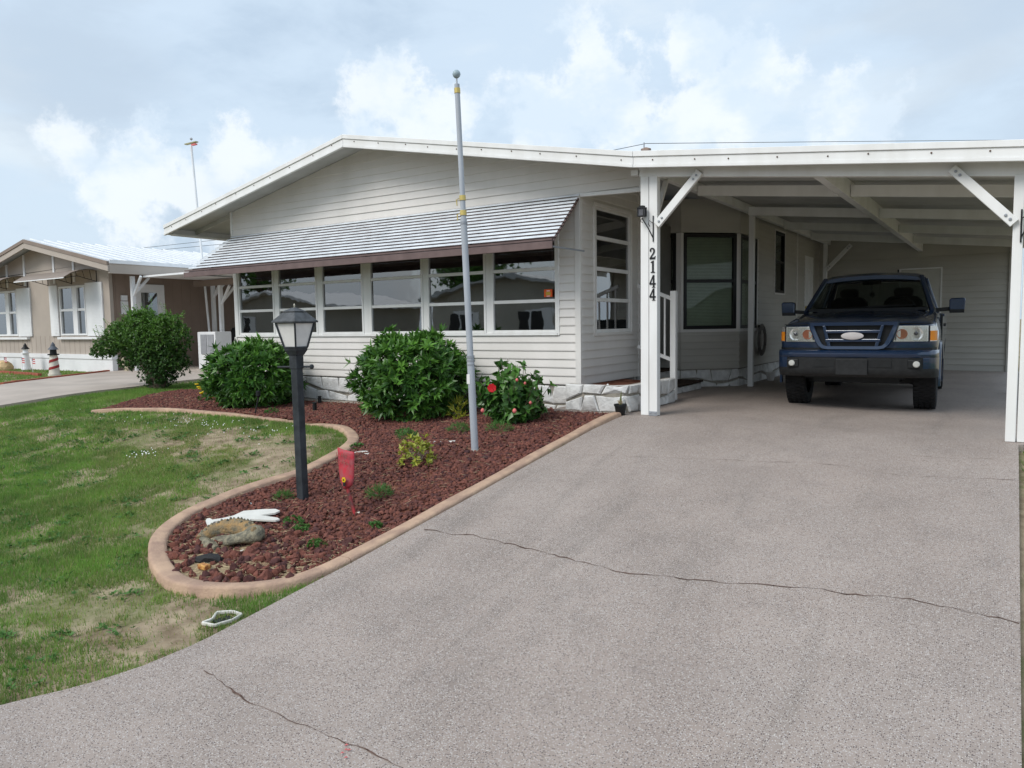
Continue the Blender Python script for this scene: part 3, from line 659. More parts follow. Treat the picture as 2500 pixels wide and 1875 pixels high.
for k, (ch, zt, zb_, lab) in enumerate((('2', 1.923, 1.794, 'black numeral 2 topping the house number on white post'), ('1', 1.776, 1.640, 'black numeral 1 below the 2 on the white carport post'), ('4', 1.614, 1.472, 'black numeral 4 directly under the 1 on carport post'), ('4', 1.460, 1.326, 'black numeral 4 at the bottom of the house number'))):
    h = zt-zb_; w = .088; xo = -3.474; mb = MB(); P = DIG[ch]
    if len(P) == 1:
        bm = bmesh.new(); vs = [bm.verts.new((xo+x*w, 8.094, zb_+z*h)) for x, z in P[0]]; f = bm.faces.new(vs); f.normal_update(); bmesh.ops.triangulate(bm, faces=[f], ngon_method='EAR_CLIP')
        r = bmesh.ops.extrude_face_region(bm, geom=bm.faces[:]); bmesh.ops.translate(bm, vec=(0, -.009, 0), verts=[e for e in r['geom'] if isinstance(e, bmesh.types.BMVert)])
    else:
        bm = bmesh.new(); o1, o2 = P
        q = lambda pts: [(xo+x*w, zb_+z*h) for x, z in pts]
        quads = [[(.52, 1.0), (.70, 1.0), (.70, 0.05), (.52, .05)], [(.04, .24), (.52, .24), (.52, .36), (.04, .36)], [(.04, .36), (.20, .36), (.52, .83), (.52, 1.0)], [(.70, .24), (.88, .24), (.88, .36), (.70, .36)], [(.38, 0), (.82, 0), (.82, .05), (.38, .05)]]
        for qq in quads:
            vs = [bm.verts.new((a, y, b)) for y in (8.094, 8.085) for a, b in q(qq)]
            for fi in ((0, 1, 2, 3), (7, 6, 5, 4), (0, 4, 5, 1), (1, 5, 6, 2), (2, 6, 7, 3), (3, 7, 4, 0)): bm.faces.new([vs[i] for i in fi])
    bmesh.ops.recalc_face_normals(bm, faces=bm.faces); me = bpy.data.meshes.new('numeral'); bm.to_mesh(me); bm.free(); me.materials.append(numm)
    o = addobj('numeral', me); tag(o, lab, 'numeral', 'house number on the post')

def scroll_lantern(x, y, z, label, flip=1):
    t = empty('bracket_lantern', (x, y, z-.4), label=label, cat='lantern', group='lanterns on scroll brackets')
    mb = MB().tube([(x, y, z-.11), (x, y, z-.40)], .007, 8); X = x-.115*flip
    mb.tube([(x, y, z-.36), (x-.05*flip, y-.02, z-.25), (X, y-.05, z-.13)], .006, 8)
    mb.tube([(x-.005*flip, y-.005, z-.19), (x-.04*flip, y-.02, z-.16), (x-.05*flip, y-.02, z-.20), (x-.03*flip, y-.015, z-.23)], .004, 6)
    mb.tube([(X, y-.05, z-.13), (X-.015*flip, y-.055, z-.165), (X+.01*flip, y-.05, z-.185)], .004, 6)
    mb.build('bracket', black, t, smooth=True)
    mb = MB(); mb.box(X-.04, X+.04, y-.09, y-.01, z-.115, z-.105); mb.box(X-.044, X+.044, y-.094, y-.006, z-.025, z-.012)
    for i in (-1, 1):
        for j in (-1, 1): mb.box(X+i*.036-.005, X+i*.036+.005, y-.05+j*.036-.005, y-.05+j*.036+.005, z-.105, z-.025)
    mb.box(X-.028, X+.028, y-.078, y-.022, z-.012, z+.006)
    bd = mb.build('cage', black, t); B('glass', pm('smoky_lantern_glass', (.10, .10, .11), .2, .1), bd, X-.031, X+.031, y-.081, y-.019, z-.104, z-.026)
scroll_lantern(-3.425, 8.086, 2.39, 'small black lantern on scroll bracket above the house number')
scroll_lantern(.045, 8.086, 2.13, 'small black lantern on bracket at the right carport post', -1)

# ================================================================== awning over the front windows
awn = empty('window_awning', (-8.05, 8.44, 2.7), label='long white slatted awning with brown edge over six windows', cat='awning')
NS = 12; ya, za, yb, zb2 = 8.425, 2.69, 7.735, 2.085; sl_ = math.hypot(ya-yb, za-zb2); dy, dz = (yb-ya)/sl_, (zb2-za)/sl_; ny, nz = dz, -dy
if nz < 0: ny, nz = -ny, -nz
for k in range(NS):
    s0 = sl_*k/NS; s1 = s0+sl_/NS*.60; xl_ = -11.50-.33*(k/NS); xr_ = -4.54+.012*(k/NS); mb = MB(); V = []; n = 6
    for x in (xl_, xr_):
        for i in range(n+1):
            t = i/n; s = s0+(s1-s0)*t; hgt = .005*math.sin(math.pi*min(1, max(0, t)))+.005; V.append((x, ya+dy*s+ny*hgt, za+dz*s+nz*hgt))
        for i in range(n, -1, -1):
            t = i/n; s = s0+(s1-s0)*t; V.append((x, ya+dy*s+ny*.002, za+dz*s+nz*.002))
    m_ = 2*(n+1); F = [(i, (i+1) % m_, m_+(i+1) % m_, m_+i) for i in range(m_)]+[tuple(range(m_-1, -1, -1)), tuple(range(m_, 2*m_))]
    mb.add(V, F); mb.build('slat', awnw, awn, smooth=50)
    s2 = s0+sl_/NS
    mb = MB(); q = [(x, ya+dy*s+ny*o, za+dz*s+nz*o) for x in (xl_+.01, xr_-.01) for s in (s1-.022, s2+.012) for o in (-.046, -.034)]
    mb.add(q, [(0, 1, 3, 2), (4, 6, 7, 5), (0, 4, 5, 1), (2, 3, 7, 6), (0, 2, 6, 4), (1, 5, 7, 3)]); mb.build('under_slat', awnb, awn)
MB().add([(x, y, z) for x in (-11.86, -4.53) for y, z in ((7.70, 1.962), (7.72, 1.962), (7.72, 2.048), (7.70, 2.048))], [(0, 1, 2, 3), (7, 6, 5, 4), (0, 4, 5, 1), (1, 5, 6, 2), (2, 6, 7, 3), (3, 7, 4, 0)]).build('edge_board', awnb, awn, bevel=.003, seg=1)
B('edge_rail', awnb, awn, -11.85, -4.54, 7.712, 7.745, 2.062, 2.083)
for x in (-11.2, -9.4, -7.6, -5.8): MB().bar((x, ya, za-.06), (x, yb+.01, zb2-.035), .025, .03).build('rafter', awnb, awn)
MB().bar((-4.50, 8.44, 1.98), (-4.56, 7.73, 1.99), .012, .02).build('arm', galv, awn); MB().bar((-11.55, 8.44, 2.0), (-11.7, 7.73, 2.0), .012, .02).build('arm', galv, awn)

# ================================================================== porch: planter, steps, railing, pot
PLN = catmull([(-4.62, 8.16), (-4.3, 8.11), (-3.98, 8.11), (-3.82, 8.17), (-3.77, 8.34), (-3.77, 8.7), (-3.77, 9.2), (-3.78, 9.62)], .05)
PL_len = np.concatenate([[0], np.cumsum(np.hypot(*np.diff(PLN, axis=0).T))])
def pmap(u, z, h):
    x = np.interp(u, PL_len, PLN[:, 0]); y = np.interp(u, PL_len, PLN[:, 1]); e = .03
    dx = np.interp(u+e, PL_len, PLN[:, 0])-np.interp(u-e, PL_len, PLN[:, 0]); dy_ = np.interp(u+e, PL_len, PLN[:, 1])-np.interp(u-e, PL_len, PLN[:, 1]); l = math.hypot(dx, dy_)+1e-9
    return (float(x+dy_/l*h), float(y-dx/l*h), z)
plant = empty('stone_planter', (-4.1, 8.3, 0), label='low curved planter of whitewashed stones beside the carport post', cat='planter')
pw = mort(plant, pmap, float(PL_len[-1]), -.03, .325, 40, 'planter_wall'); stones(pw, pmap, float(PL_len[-1]), -.01, .34, 2, seed=12, wmin=.18, wmax=.36, depth=.03)
mb = MB(); tp = [pmap(u, .27, -.06) for u in np.linspace(0, PL_len[-1], 20)]; mb.add(tp+[(-4.53, 9.62, .29), (-4.53, 8.2, .29)], [tuple(range(22))]); mb.build('mulch', soilb, plant)
MB().lathe([(.02, .27), (.02, .30), (.022, .31), (.005, .33)], (-4.12, 8.32, 0), 12).build('pipe_cap', white, plant, smooth=True)
stp = empty('entry_steps', (-4.6, 10.9, 0), label='brown carpeted entry steps with white stone risers by the bay', cat='steps')
B('lower_step', stonew, stp, -5.94, -4.13, 9.66, 11.70, -.02, .115); B('lower_tread', carpet, stp, -5.94, -4.10, 9.64, 11.71, .115, .145)
B('upper_step', stonew, stp, -5.94, -4.56, 10.26, 11.70, .145, .30); B('upper_tread', carpet, stp, -5.94, -4.53, 10.24, 11.71, .30, .33)
mp = lambda u, z, h: (-4.13+h, 9.66+u, z); s_ = mort(stp, mp, 2.03, -.02, .11, name='riser'); stones(s_, mp, 2.03, -.015, .112, 1, seed=8, wmin=.14, wmax=.26, depth=.012)
rail = empty('porch_railing', (-3.86, 9.86, 0), label='white metal stair railing behind the paired carport post', cat='railing')
B('newel_post', white, rail, -3.905, -3.825, 9.80, 9.88, 0, 1.50, bevel=.005)
MB().bar((-3.90, 9.84, 1.40), (-4.42, 9.90, 1.60), .045, .05).build('top_rail', white, rail, bevel=.004); MB().bar((-3.90, 9.84, .56), (-4.42, 9.90, .74), .04, .045).build('bottom_rail', white, rail)
for k in range(4):
    t = (k+.8)/4.2; x = -3.90-.52*t; y = 9.84+.06*t; MB().bar((x, y, .55+.18*t), (x, y, 1.40+.2*t), .022, .022).build('baluster', white, rail)
pot = empty('flower_pot', (-3.80, 8.0, float(drv(-3.8, 8.0))), label='black plastic nursery pot with a withered plant beside post', cat='pot')
zp = float(drv(-3.8, 8.0))
MB().lathe([(.05, 0), (.052, .002), (.068, .105), (.076, .105), (.076, .13), (.068, .13), (.062, .115), (.02, .11)], (-3.80, 8.0, zp), 20).build('pot', black, pot, smooth=40)
rr = random.Random(4); mb = MB()
mb.tube([(-3.80, 8.0, zp+.11), (-3.795, 8.0, zp+.19), (-3.785, 8.0, zp+.285)], [.012, .012, .002], 6)
mb.build('dry_stem', pm('withered_stem', (.12, .13, .05), .8, .3), pot)
mb = MB()
for k in range(9):
    a = k*.7; mb.bar((-3.80, 8.0, zp+.12), (-3.80+.035*math.cos(a), 8+.035*math.sin(a), zp+.15+.03*rr.random()), .012, .003)
mb.build('dry_leaf', straw, pot)
pot2 = empty('flower_pot', (-3.62, 13.75, -.01), label='small pale pot on the slab beside the coiled hose', cat='pot')
MB().lathe([(.055, 0), (.085, .13), (.092, .13), (.092, .155), (.075, .155), (.07, .13), (.02, .12)], (-3.60, 13.85, 0), 18).build('pot', cream, pot2, smooth=40)
hose = empty('garden_hose', (-3.70, 13.75, .4), label='coiled grey hose hung on the wall behind the carport', cat='hose')
mb = MB()
for k in range(5):
    rr_ = .24-.018*k; mb.tube([(-3.70+.012*(k % 2), 13.62+rr_*math.cos(t), .74+rr_*1.15*math.sin(t)) for t in np.linspace(0, 2*math.pi, 33)], .013, 6, cap=False)
mb.build('coil', pm('grey_hose', (.16, .15, .14), .6, .2), hose, smooth=True); B('hanger', black, hose, -3.755, -3.69, 13.58, 13.66, .96, 1.0)
# ================================================================== pickup truck (local: x across, y back from the bumper, z up)
paint = pm('dark_blue_metallic', (.008, .027, .072), .30, .06, 9, spec=.5, metal=.25, coat=1., obj=True)
chrome = pm('lamp_reflector', (.78, .78, .76), .22, .04, 20, metal=.75, obj=True)
amber = pm('amber_lens', (.85, .28, .02), .25, .05, obj=True)
trimb = pm('grey_black_plastic', (.019, .020, .021), .6, .2, 20, .1, 90, obj=True)
rubber = pm('tyre_rubber', (.016, .016, .017), .8, .2, 14, .2, 60, obj=True)
alloy = pm('alloy_wheel', (.55, .56, .57), .3, .06, metal=.8, obj=True)
seatm = pm('grey_seat_cloth', (.035, .035, .034), .9, .2, obj=True)
emblm = pm('blank_oval_badge', (.62, .58, .57), .5, .05, obj=True)
lensg = glass('clear_lens', (.93, .93, .92), 1., .02); shield = glass('windscreen_glass', (.34, .37, .35), .5, .0, .0)
ZT = float(drv(-1.6, 10.4))
truck = empty('pickup_truck', (-1.555, 9.60, ZT), R(2.6), label='dark blue pickup truck parked nose out under the carport', cat='pickup truck')
yc = lambda x: float(np.interp(abs(x), [0, .45, .65, .78, .84, .872], [.05, .06, .09, .15, .22, .32]))
def ring_loft(secs, cap=True):
    mb = MB(); n = len(secs[0]); mb.v = [p for s in secs for p in s]
    for i in range(len(secs)-1):
        for k in range(n): mb.f.append((i*n+k, i*n+(k+1) % n, (i+1)*n+(k+1) % n, (i+1)*n+k))
    if cap: mb.f += [tuple(range(n-1, -1, -1)), tuple((len(secs)-1)*n+k for k in range(n))]
    return mb
def sec(y, hw, zb_, zs, zt):
    h = [(0, zb_), (hw-.08, zb_), (hw-.012, zb_+.10), (hw, .82), (hw-.004, .94), (hw-.035, zs-.05), (hw-.085, zs), (hw*.72, zs+(zt-zs)*.55), (hw*.45, zs+(zt-zs)*.85), (0, zt)]
    return [(x, y, z) for x, z in h]+[(-x, y, z) for x, z in reversed(h[1:-1])]
st_ = [(.055, .45, .70, 1.035, 1.058), (.09, .65, .70, 1.045, 1.075), (.15, .78, .66, 1.05, 1.09), (.22, .84, .60, 1.058, 1.105), (.32, .868, .52, 1.07, 1.12), (.6, .875, .48, 1.10, 1.16), (1.0, .88, .46, 1.14, 1.205), (1.40, .88, .46, 1.18, 1.245), (1.44, .88, .46, 1.185, 1.235), (3.12, .88, .46, 1.19, 1.20), (3.16, .87, .46, 1.19, 1.20)]
body = ring_loft([sec(*s) for s in st_]).build('body', paint, truck, smooth=42)
def cut(o, ys, r=.425):
    for y in ys:
        for sx in (-1, 1):
            m = MB().lathe([(r, sx*.50), (r, sx*1.05)], (0, y, .375), 40, 'x'); me = m.mesh('c'); c = bpy.data.objects.new('c', me); COL.objects.link(c); c.matrix_world = Matrix.LocRotScale(truck.location, truck.rotation_euler, None)
            bm_ = o.modifiers.new('b', 'BOOLEAN'); bm_.operation = 'DIFFERENCE'; bm_.object = c; bm_.solver = 'EXACT'
            bpy.context.view_layer.update(); dg = bpy.context.evaluated_depsgraph_get(); ne = bpy.data.meshes.new_from_object(o.evaluated_get(dg)); o.modifiers.clear(); o.data = ne; bpy.data.objects.remove(c)
AX1, AX2 = .88, 3.98
cut(body, [AX1])
# cargo box
bed = ring_loft([[(x, y, z) for x, z in ((-.86, .5), (.86, .5), (.88, .85), (.87, 1.17), (.79, 1.18), (.79, .72), (-.79, .72), (-.79, 1.18), (-.87, 1.17), (-.88, .85))] for y in (3.2, 4.95)]).build('cargo_box', paint, truck, smooth=35)
cut(bed, [AX2]); B('tailgate', paint, truck, -.78, .78, 4.90, 4.955, .73, 1.17); B('front_bulkhead', paint, truck, -.785, .785, 3.2, 3.24, .73, 1.17)
# dark liners behind the arches
B('chassis', black, truck, -.48, .48, .35, 4.8, .34, .60); 
for y in (AX1, AX2): B('wheel_well', black, truck, -.60, .60, y-.40, y+.40, .50, .80)
# hood shut line and cowl
mb = MB(); mb.tube([(-.70, .62, 1.135), (-.72, 1.0, 1.165), (-.74, 1.38, 1.20)], .004, 5); mb.tube([(.70, .62, 1.135), (.72, 1.0, 1.165), (.74, 1.38, 1.20)], .004, 5)
mb.tube([(x, yc(x)-.002+.004, 1.048) for x in np.linspace(-.80, .80, 25)], .006, 5); mb.build('bonnet_gap', black, truck)
B('cowl', black, truck, -.72, .72, 1.36, 1.47, 1.215, 1.25)
# cab
def csec(y, hw, zt, zl): 
    h = [(0, zt), (hw*.5, zt-.008), (hw*.85, zt-.03), (hw*.97, zt-.055), (hw, zt-.085), (hw-.045, zl), (0, zt-.07)]
    return [(x, y, z) for x, z in h]+[(-x, y, z) for x, z in reversed(h[1:-1])]
ring_loft([csec(2.00, .60, 1.715, 1.62), csec(2.10, .625, 1.75, 1.65), csec(2.4, .64, 1.772, 1.66), (csec(2.9, .635, 1.768, 1.66)), csec(3.05, .62, 1.735, 1.64)]).build('roof', paint, truck, smooth=40)
for s in (-1, 1):
    MB().bar((s*.765, 1.40, 1.20), (s*.605, 2.05, 1.68), .055, .05).build('windscreen_pillar', paint, truck, bevel=.01)
    MB().bar((s*.79, 2.86, 1.18), (s*.63, 2.90, 1.68), .10, .05, up=(s, 0, 0)).build('rear_pillar', paint, truck, bevel=.01)
    MB().bar((s*.74, 3.11, 1.18), (s*.60, 3.02, 1.68), .06, .06).build('rear_pillar', paint, truck, bevel=.01)
    MB().add([(s*.775, 1.52, 1.19), (s*.80, 2.82, 1.19), (s*.635, 2.85, 1.66), (s*.61, 2.10, 1.66)], [(0, 1, 2, 3)]).build('side_glass', shield, truck)
    MB().add([(s*.862+s*.002*0, y, z) for y, z in ((1.46, .5), (1.47, .5), (1.47, 1.16), (1.46, 1.16))]+[(s*.886, y, z) for y, z in ((1.46, .5), (1.47, .5), (1.47, 1.14), (1.46, 1.14))], [(4, 5, 6, 7), (0, 3, 7, 4), (1, 5, 6, 2)]).build('door_gap', black, truck)
    d = MB().box(s*.874-.012, s*.874+.012, 1.50, 2.80, .53, 1.13).build('door', paint, truck, bevel=.008); B('door_handle', trimb, d, s*.89-.012, s*.89+.012, 2.55, 2.72, .99, 1.03)
wv = []; wf = []
for j, t in enumerate(np.linspace(0, 1, 5)):
    for i, u in enumerate(np.linspace(-1, 1, 9)):
        hw = .735+(.585-.735)*t; wv.append((u*hw, 1.36+.06*u*u+(2.02-1.36)*t, 1.238+(1.675-1.238)*t))
wf = [(j*9+i, j*9+i+1, (j+1)*9+i+1, (j+1)*9+i) for j in range(4) for i in range(8)]
mb = MB(); mb.v = wv; mb.f = wf; mb.build('windscreen', shield, truck, smooth=True)
MB().add([(-.66, 3.10, 1.22), (.66, 3.10, 1.22), (.57, 3.02, 1.65), (-.57, 3.02, 1.65)], [(0, 1, 2, 3)]).build('rear_window', shield, truck)
B('dashboard', seatm, truck, -.70, .70, 1.48, 1.80, 1.195, 1.265, bevel=.03)
for s in (-1, 1):
    st2 = MB().prism([(-.24, 1.19), (.24, 1.19), (.25, 1.36), (.17, 1.43), (-.17, 1.43), (-.25, 1.36)], 2.55, 2.72, fn=lambda x, z, y, s=s: (x+s*.36, y, z)).build('seat', seatm, truck, bevel=.03)
    MB().prism([(-.12, 1.43), (.12, 1.43), (.13, 1.52), (.09, 1.555), (-.09, 1.555), (-.13, 1.52)], 2.58, 2.68, fn=lambda x, z, y, s=s: (x+s*.36, y, z)).build('headrest', seatm, st2, bevel=.02)
MB().tube([(.36+.18*math.cos(t), 1.98-.08*math.sin(t), 1.24+.15*math.sin(t)) for t in np.linspace(0, 2*math.pi, 25)], .016, 6).build('steering_wheel', black, truck, smooth=True)
B('rear_view_mirror', black, truck, -.12, .12, 2.0, 2.03, 1.585, 1.645, bevel=.01)
MB().tube([(0, 2.02, 1.59), (.005, 2.02, 1.48)], .004, 5).lathe([(.005, 1.40), (.035, 1.43), (.03, 1.47), (.005, 1.49)], (.01, 2.02, 0), 8).build('hanging_charm', black, truck)
for s in (-1, 1):
    MB().tube([(s*.1-.1, 1.385, 1.262), (s*.1+.25, 1.40, 1.275), (s*.1+.48, 1.44, 1.285)], .008, 6).build('wiper', black, truck)
# grille
P_o = [(-.49, 1.075), (.49, 1.075), (.478, 1.0), (.41, .835), (.385, .795), (.34, .762), (.28, .752), (-.28, .752), (-.34, .762), (-.385, .795), (-.41, .835), (-.478, 1.0)]
P_i = [(-.43, 1.032), (.43, 1.032), (.415, .99), (.355, .85), (.335, .815), (.31, .795), (.27, .788), (-.27, .788), (-.31, .795), (-.335, .815), (-.355, .85), (-.415, .99)]
n = 12; mb = MB(); V = [(x, y, z) for y, P in ((.085, P_o), (-.018, P_o), (-.034, [(x*.97, z*.985+.013) for x, z in P_o]), (-.028, P_i), (.05, P_i)) for x, z in P]
mb.add(V, [(k*n+i, k*n+(i+1) % n, (k+1)*n+(i+1) % n, (k+1)*n+i) for k in range(4) for i in range(n)])
gr = mb.build('grille', paint, truck, smooth=35)
MB().prism(P_i, .035, .045, fn=lambda x, z, y: (x, y, z)).build('grille_mesh', black, gr)
for a, b in ((.942, .980), (.838, .876)): MB().box(-.30, .30, -.032, .03, a, b).build('grille_bar', paint, gr, bevel=.01)
for s in (-1, 1): MB().add([(s*x, y, z) for z, xa, xb in ((.785, .235, .275), (1.035, .30, .335)) for x in (xa, xb) for y in (-.030, .03)], [(0, 1, 3, 2), (4, 6, 7, 5), (0, 4, 5, 1), (2, 3, 7, 6), (0, 2, 6, 4), (1, 5, 7, 3)]).build('grille_bar', paint, gr, bevel=.008)
e = [(.122*math.cos(t), .045*math.sin(t)) for t in np.linspace(0, 2*math.pi, 36, endpoint=False)]
mb = MB(); mb.add([(x, -.038, .910+z) for x, z in e]+[(x, -.048, .910+z) for x, z in e]+[(x*.9, -.054, .910+z*.88) for x, z in e]+[(0, -.056, .91)], [(k*36+i, k*36+(i+1) % 36, (k+1)*36+(i+1) % 36, (k+1)*36+i) for k in range(2) for i in range(36)]+[(72+i, 72+(i+1) % 36, 108) for i in range(36)])
mb.build('badge', emblm, gr, smooth=50)
# lamps
def patch(xa0, xa1, xb0, xb1, z0, z1, off, s, thick=.02, n=10):
    """curved patch on the nose: bottom edge xa0..xa1, top edge xb0..xb1"""
    V = []; F = []
    for z, x0, x1 in ((z0, xa0, xa1), (z1, xb0, xb1)):
        for k in range(n+1):
            x = x0+(x1-x0)*k/n; V.append((s*x, yc(x)+off, z))
    V += [(x, y+thick, z) for x, y, z in V]; m = n+1; t = 2*m
    for k in range(n): F += [(k, k+1, m+k+1, m+k), (t+k, t+m+k, t+m+k+1, t+k+1), (k, t+k, t+k+1, k+1), (m+k, m+k+1, t+m+k+1, t+m+k)]
    F += [(0, m, t+m, t), (n, t+n, t+m+n, m+n)]
    return MB().add(V, F)
for s in (-1, 1):
    hl = patch(.425, .775, .482, .775, .842, 1.022, -.006, s).build('headlight', chrome, truck, smooth=40)
    for x, r, mt, nm in ((.655, .074, chrome, 'reflector'), (.512, .058, amber if False else pm('orange_bulb', (.62, .20, .10), .25, .1, obj=True), 'indicator')):
        y = yc(x)-.008; mb = MB().lathe([(r, 0), (r, -.006), (r*.93, -.006), (r*.6, .004), (.008, .008)], (0, 0, 0), 24, 'y'); mb.v = [(a+s*x, b+y, c+.928) for a, b, c in mb.v]; mb.build(nm, mt, hl, smooth=40)
    mb = MB().lathe([(.022, 0), (.020, -.014), (.006, -.02)], (0, 0, 0), 14, 'y'); mb.v = [(a+s*.655, b+yc(.655)-.008, c+.932) for a, b, c in mb.v]; mb.build('bulb', pm('dark_bulb', (.10, .10, .11), .15, .1, metal=.6), hl, smooth=True)
    patch(.428, .772, .485, .772, .845, 1.019, -.026, s, .004).build('lens', lensg, hl, smooth=40)
    mk = patch(.793, .862, .793, .858, .842, 1.018, -.010, s).build('side_lamp', chrome, truck, smooth=40)
    patch(.797, .864, .797, .862, .850, .962, -.016, s, .008).build('amber_lens', amber, mk, smooth=40)
    patch(.776, .792, .776, .792, .840, 1.022, -.004, s).build('lamp_divider', trimb, truck)
# bumper
yb = lambda x: float(np.interp(abs(x), [0, .5, .7, .80, .855, .885], [-.075, -.06, -.025, .04, .12, .26]))
xs_ = np.concatenate([np.linspace(-.885, -.70, 12), np.linspace(-.65, .65, 14), np.linspace(.70, .885, 12)])
def bump(name, pr, m, parent=truck, xr=xs_):
    secs = [[(x, yb(x)+o, z) for o, z in pr] for x in xr]; return ring_loft(secs).build(name, m, parent, smooth=40)
bp_ = bump('bumper', [(.14, .742), (.03, .742), (.004, .728), (-.012, .70), (-.006, .672), (.006, .658), (.14, .658)], paint)
bump('bumper_skirt', [(.13, .656), (.012, .656), (.012, .52), (.022, .47), (.07, .425), (.13, .42)], trimb)
for s in (-1, 1):
    bump('bumper_corner', [(.10, .6565), (.004, .6565), (.002, .60), (.012, .53), (.03, .49), (.10, .49)], paint, bp_, s*np.linspace(.735, .887, 10))
    B('intake', black, bp_, min(s*.19, s*.42), max(s*.19, s*.42), yb(.3)+.004, yb(.3)+.03, .545, .63)
    fr_ = B('fog_recess', black, bp_, s*.655-.075, s*.655+.06, yb(.6)+.016-.02, yb(.655)+.03, .535, .635, bevel=.012)
    mb = MB().lathe([(.036, 0), (.036, -.012), (.028, -.020), (.004, -.022)], (0, 0, 0), 18, 'y'); mb.v = [(a+s*.672, b+yb(.6)-.002, c+.585) for a, b, c in mb.v]; mb.build('fog_lamp', pm('fog_lens', (.55, .55, .52), .2, .1, obj=True), truck, smooth=True)
pb = MB().box(-.172, .172, -.085, -.05, .452, .640).build('plate_bracket', trimb, truck, bevel=.008)
for s in (-1, 1): MB().lathe([(.018, -.0855), (.018, -.08)], (s*.135, 0, .608), 12, 'y').build('bracket_hole', black, pb)
patch(0, .86, 0, .86, .744, .768, -.006, 1, .02, 20).build('bumper_gap', black, truck); patch(0, .86, 0, .86, .744, .768, -.006, -1, .02, 20).build('bumper_gap', black, truck)
for s in (-1, 1):
    V = []; ts = np.linspace(-.15, math.pi+.15, 25)
    for t in ts:
        for r_, xo in ((.425, .872), (.425, .905), (.452, .903), (.470, .880)): V.append((s*xo, AX1+r_*math.cos(t), .375+r_*math.sin(t)))
    mb = MB(); mb.add(V, [(4*i+k, 4*i+(k+1) % 4, 4*i+4+(k+1) % 4, 4*i+4+k) for i in range(24) for k in range(4)]+[(0, 1, 2, 3), (99, 98, 97, 96)]); mb.build('arch_flare', paint, truck, smooth=40)
# mirrors
for s in (-1, 1):
    mr = MB().prism([(0, 0), (.175, .012), (.185, .17), (.16, .19), (.015, .185), (0, .16)], 1.60, 1.70, fn=lambda x, z, y, s=s: (s*(.95+x), y, 1.175+z)).build('mirror', paint, truck, bevel=.018)
    MB().bar((s*.80, 1.63, 1.21), (s*.97, 1.65, 1.225), .05, .05).build('mirror_arm', black, mr)
    B('mirror_base', black, mr, min(s*.955, s*1.12), max(s*.955, s*1.12), 1.597, 1.703, 1.170, 1.215)
# wheels
def wheel(x, y):
    s = 1 if x > 0 else -1; w = empty_local('wheel', truck)
    tr = [(.215, -.11), (.30, -.125), (.345, -.122), (.362, -.105), (.368, -.06), (.368, .06), (.362, .105), (.345, .122), (.30, .125), (.215, .11)]
    MB().lathe(tr, (x, y, .368), 40, 'x', cap=False).build('tyre', rubber, w, smooth=50)
    mb = MB()
    for k in range(44):
        t = 2*math.pi*k/44; c, q = math.cos(t), math.sin(t)
        for j, xo in enumerate((-.092, -.032, .032, .092)):
            tt = t+(.035 if j % 2 else -.035); c, q = math.cos(tt), math.sin(tt); mb.bar((x+xo-.022, y+.371*c, .368+.371*q), (x+xo+.022, y+.371*c, .368+.371*q), .030, .012, up=(0, c, q))
    mb.build('tread', rubber, w)
    MB().lathe([(.218, s*.085), (.205, s*.10), (.195, s*.06), (.10, s*.03), (.10, -s*.05)], (x, y, .368), 32, 'x', cap=False).build('rim', alloy, w, smooth=40)
    mb = MB()
    for k in range(5):
        t = 2*math.pi*k/5+.3; mb.bar((x+s*.095, y, .368), (x+s*.085, y+.205*math.cos(t), .368+.205*math.sin(t)), .065, .03, up=(1, 0, 0))
    mb.lathe([(.05, s*.07), (.05, s*.11), (.03, s*.115)], (x, y, .368), 16, 'x'); mb.build('spokes', alloy, w, bevel=.006)
    MB().lathe([(.17, s*.0), (.17, s*.02)], (x, y, .368), 24, 'x').build('brake_disc', black, w)
def empty_local(name, parent):
    o = bpy.data.objects.new(name, None); COL.objects.link(o); o.parent = parent; ORG[o.name] = ORG[parent.name]; return o
for x in (-.735, .735):
    for y in (AX1, AX2): wheel(x, y)
MB().bar((-.62, AX1, .33), (.62, AX1, .33), .09, .07).bar((-.60, AX1+.1, .30), (-.2, AX1+.1, .40), .06, .05).bar((.60, AX1+.1, .30), (.2, AX1+.1, .40), .06, .05).build('front_axle', black, truck)
MB().tube([(-.65, AX2, .36), (.65, AX2, .36)], .05, 10).build('rear_axle', black, truck)
B('radiator_support', black, truck, -.55, .55, .12, .5, .40, .70)
MB().tube([(.30, 2.4, 1.76), (.30, 2.4, 1.80)], .012, 6).build('aerial_base', black, truck)
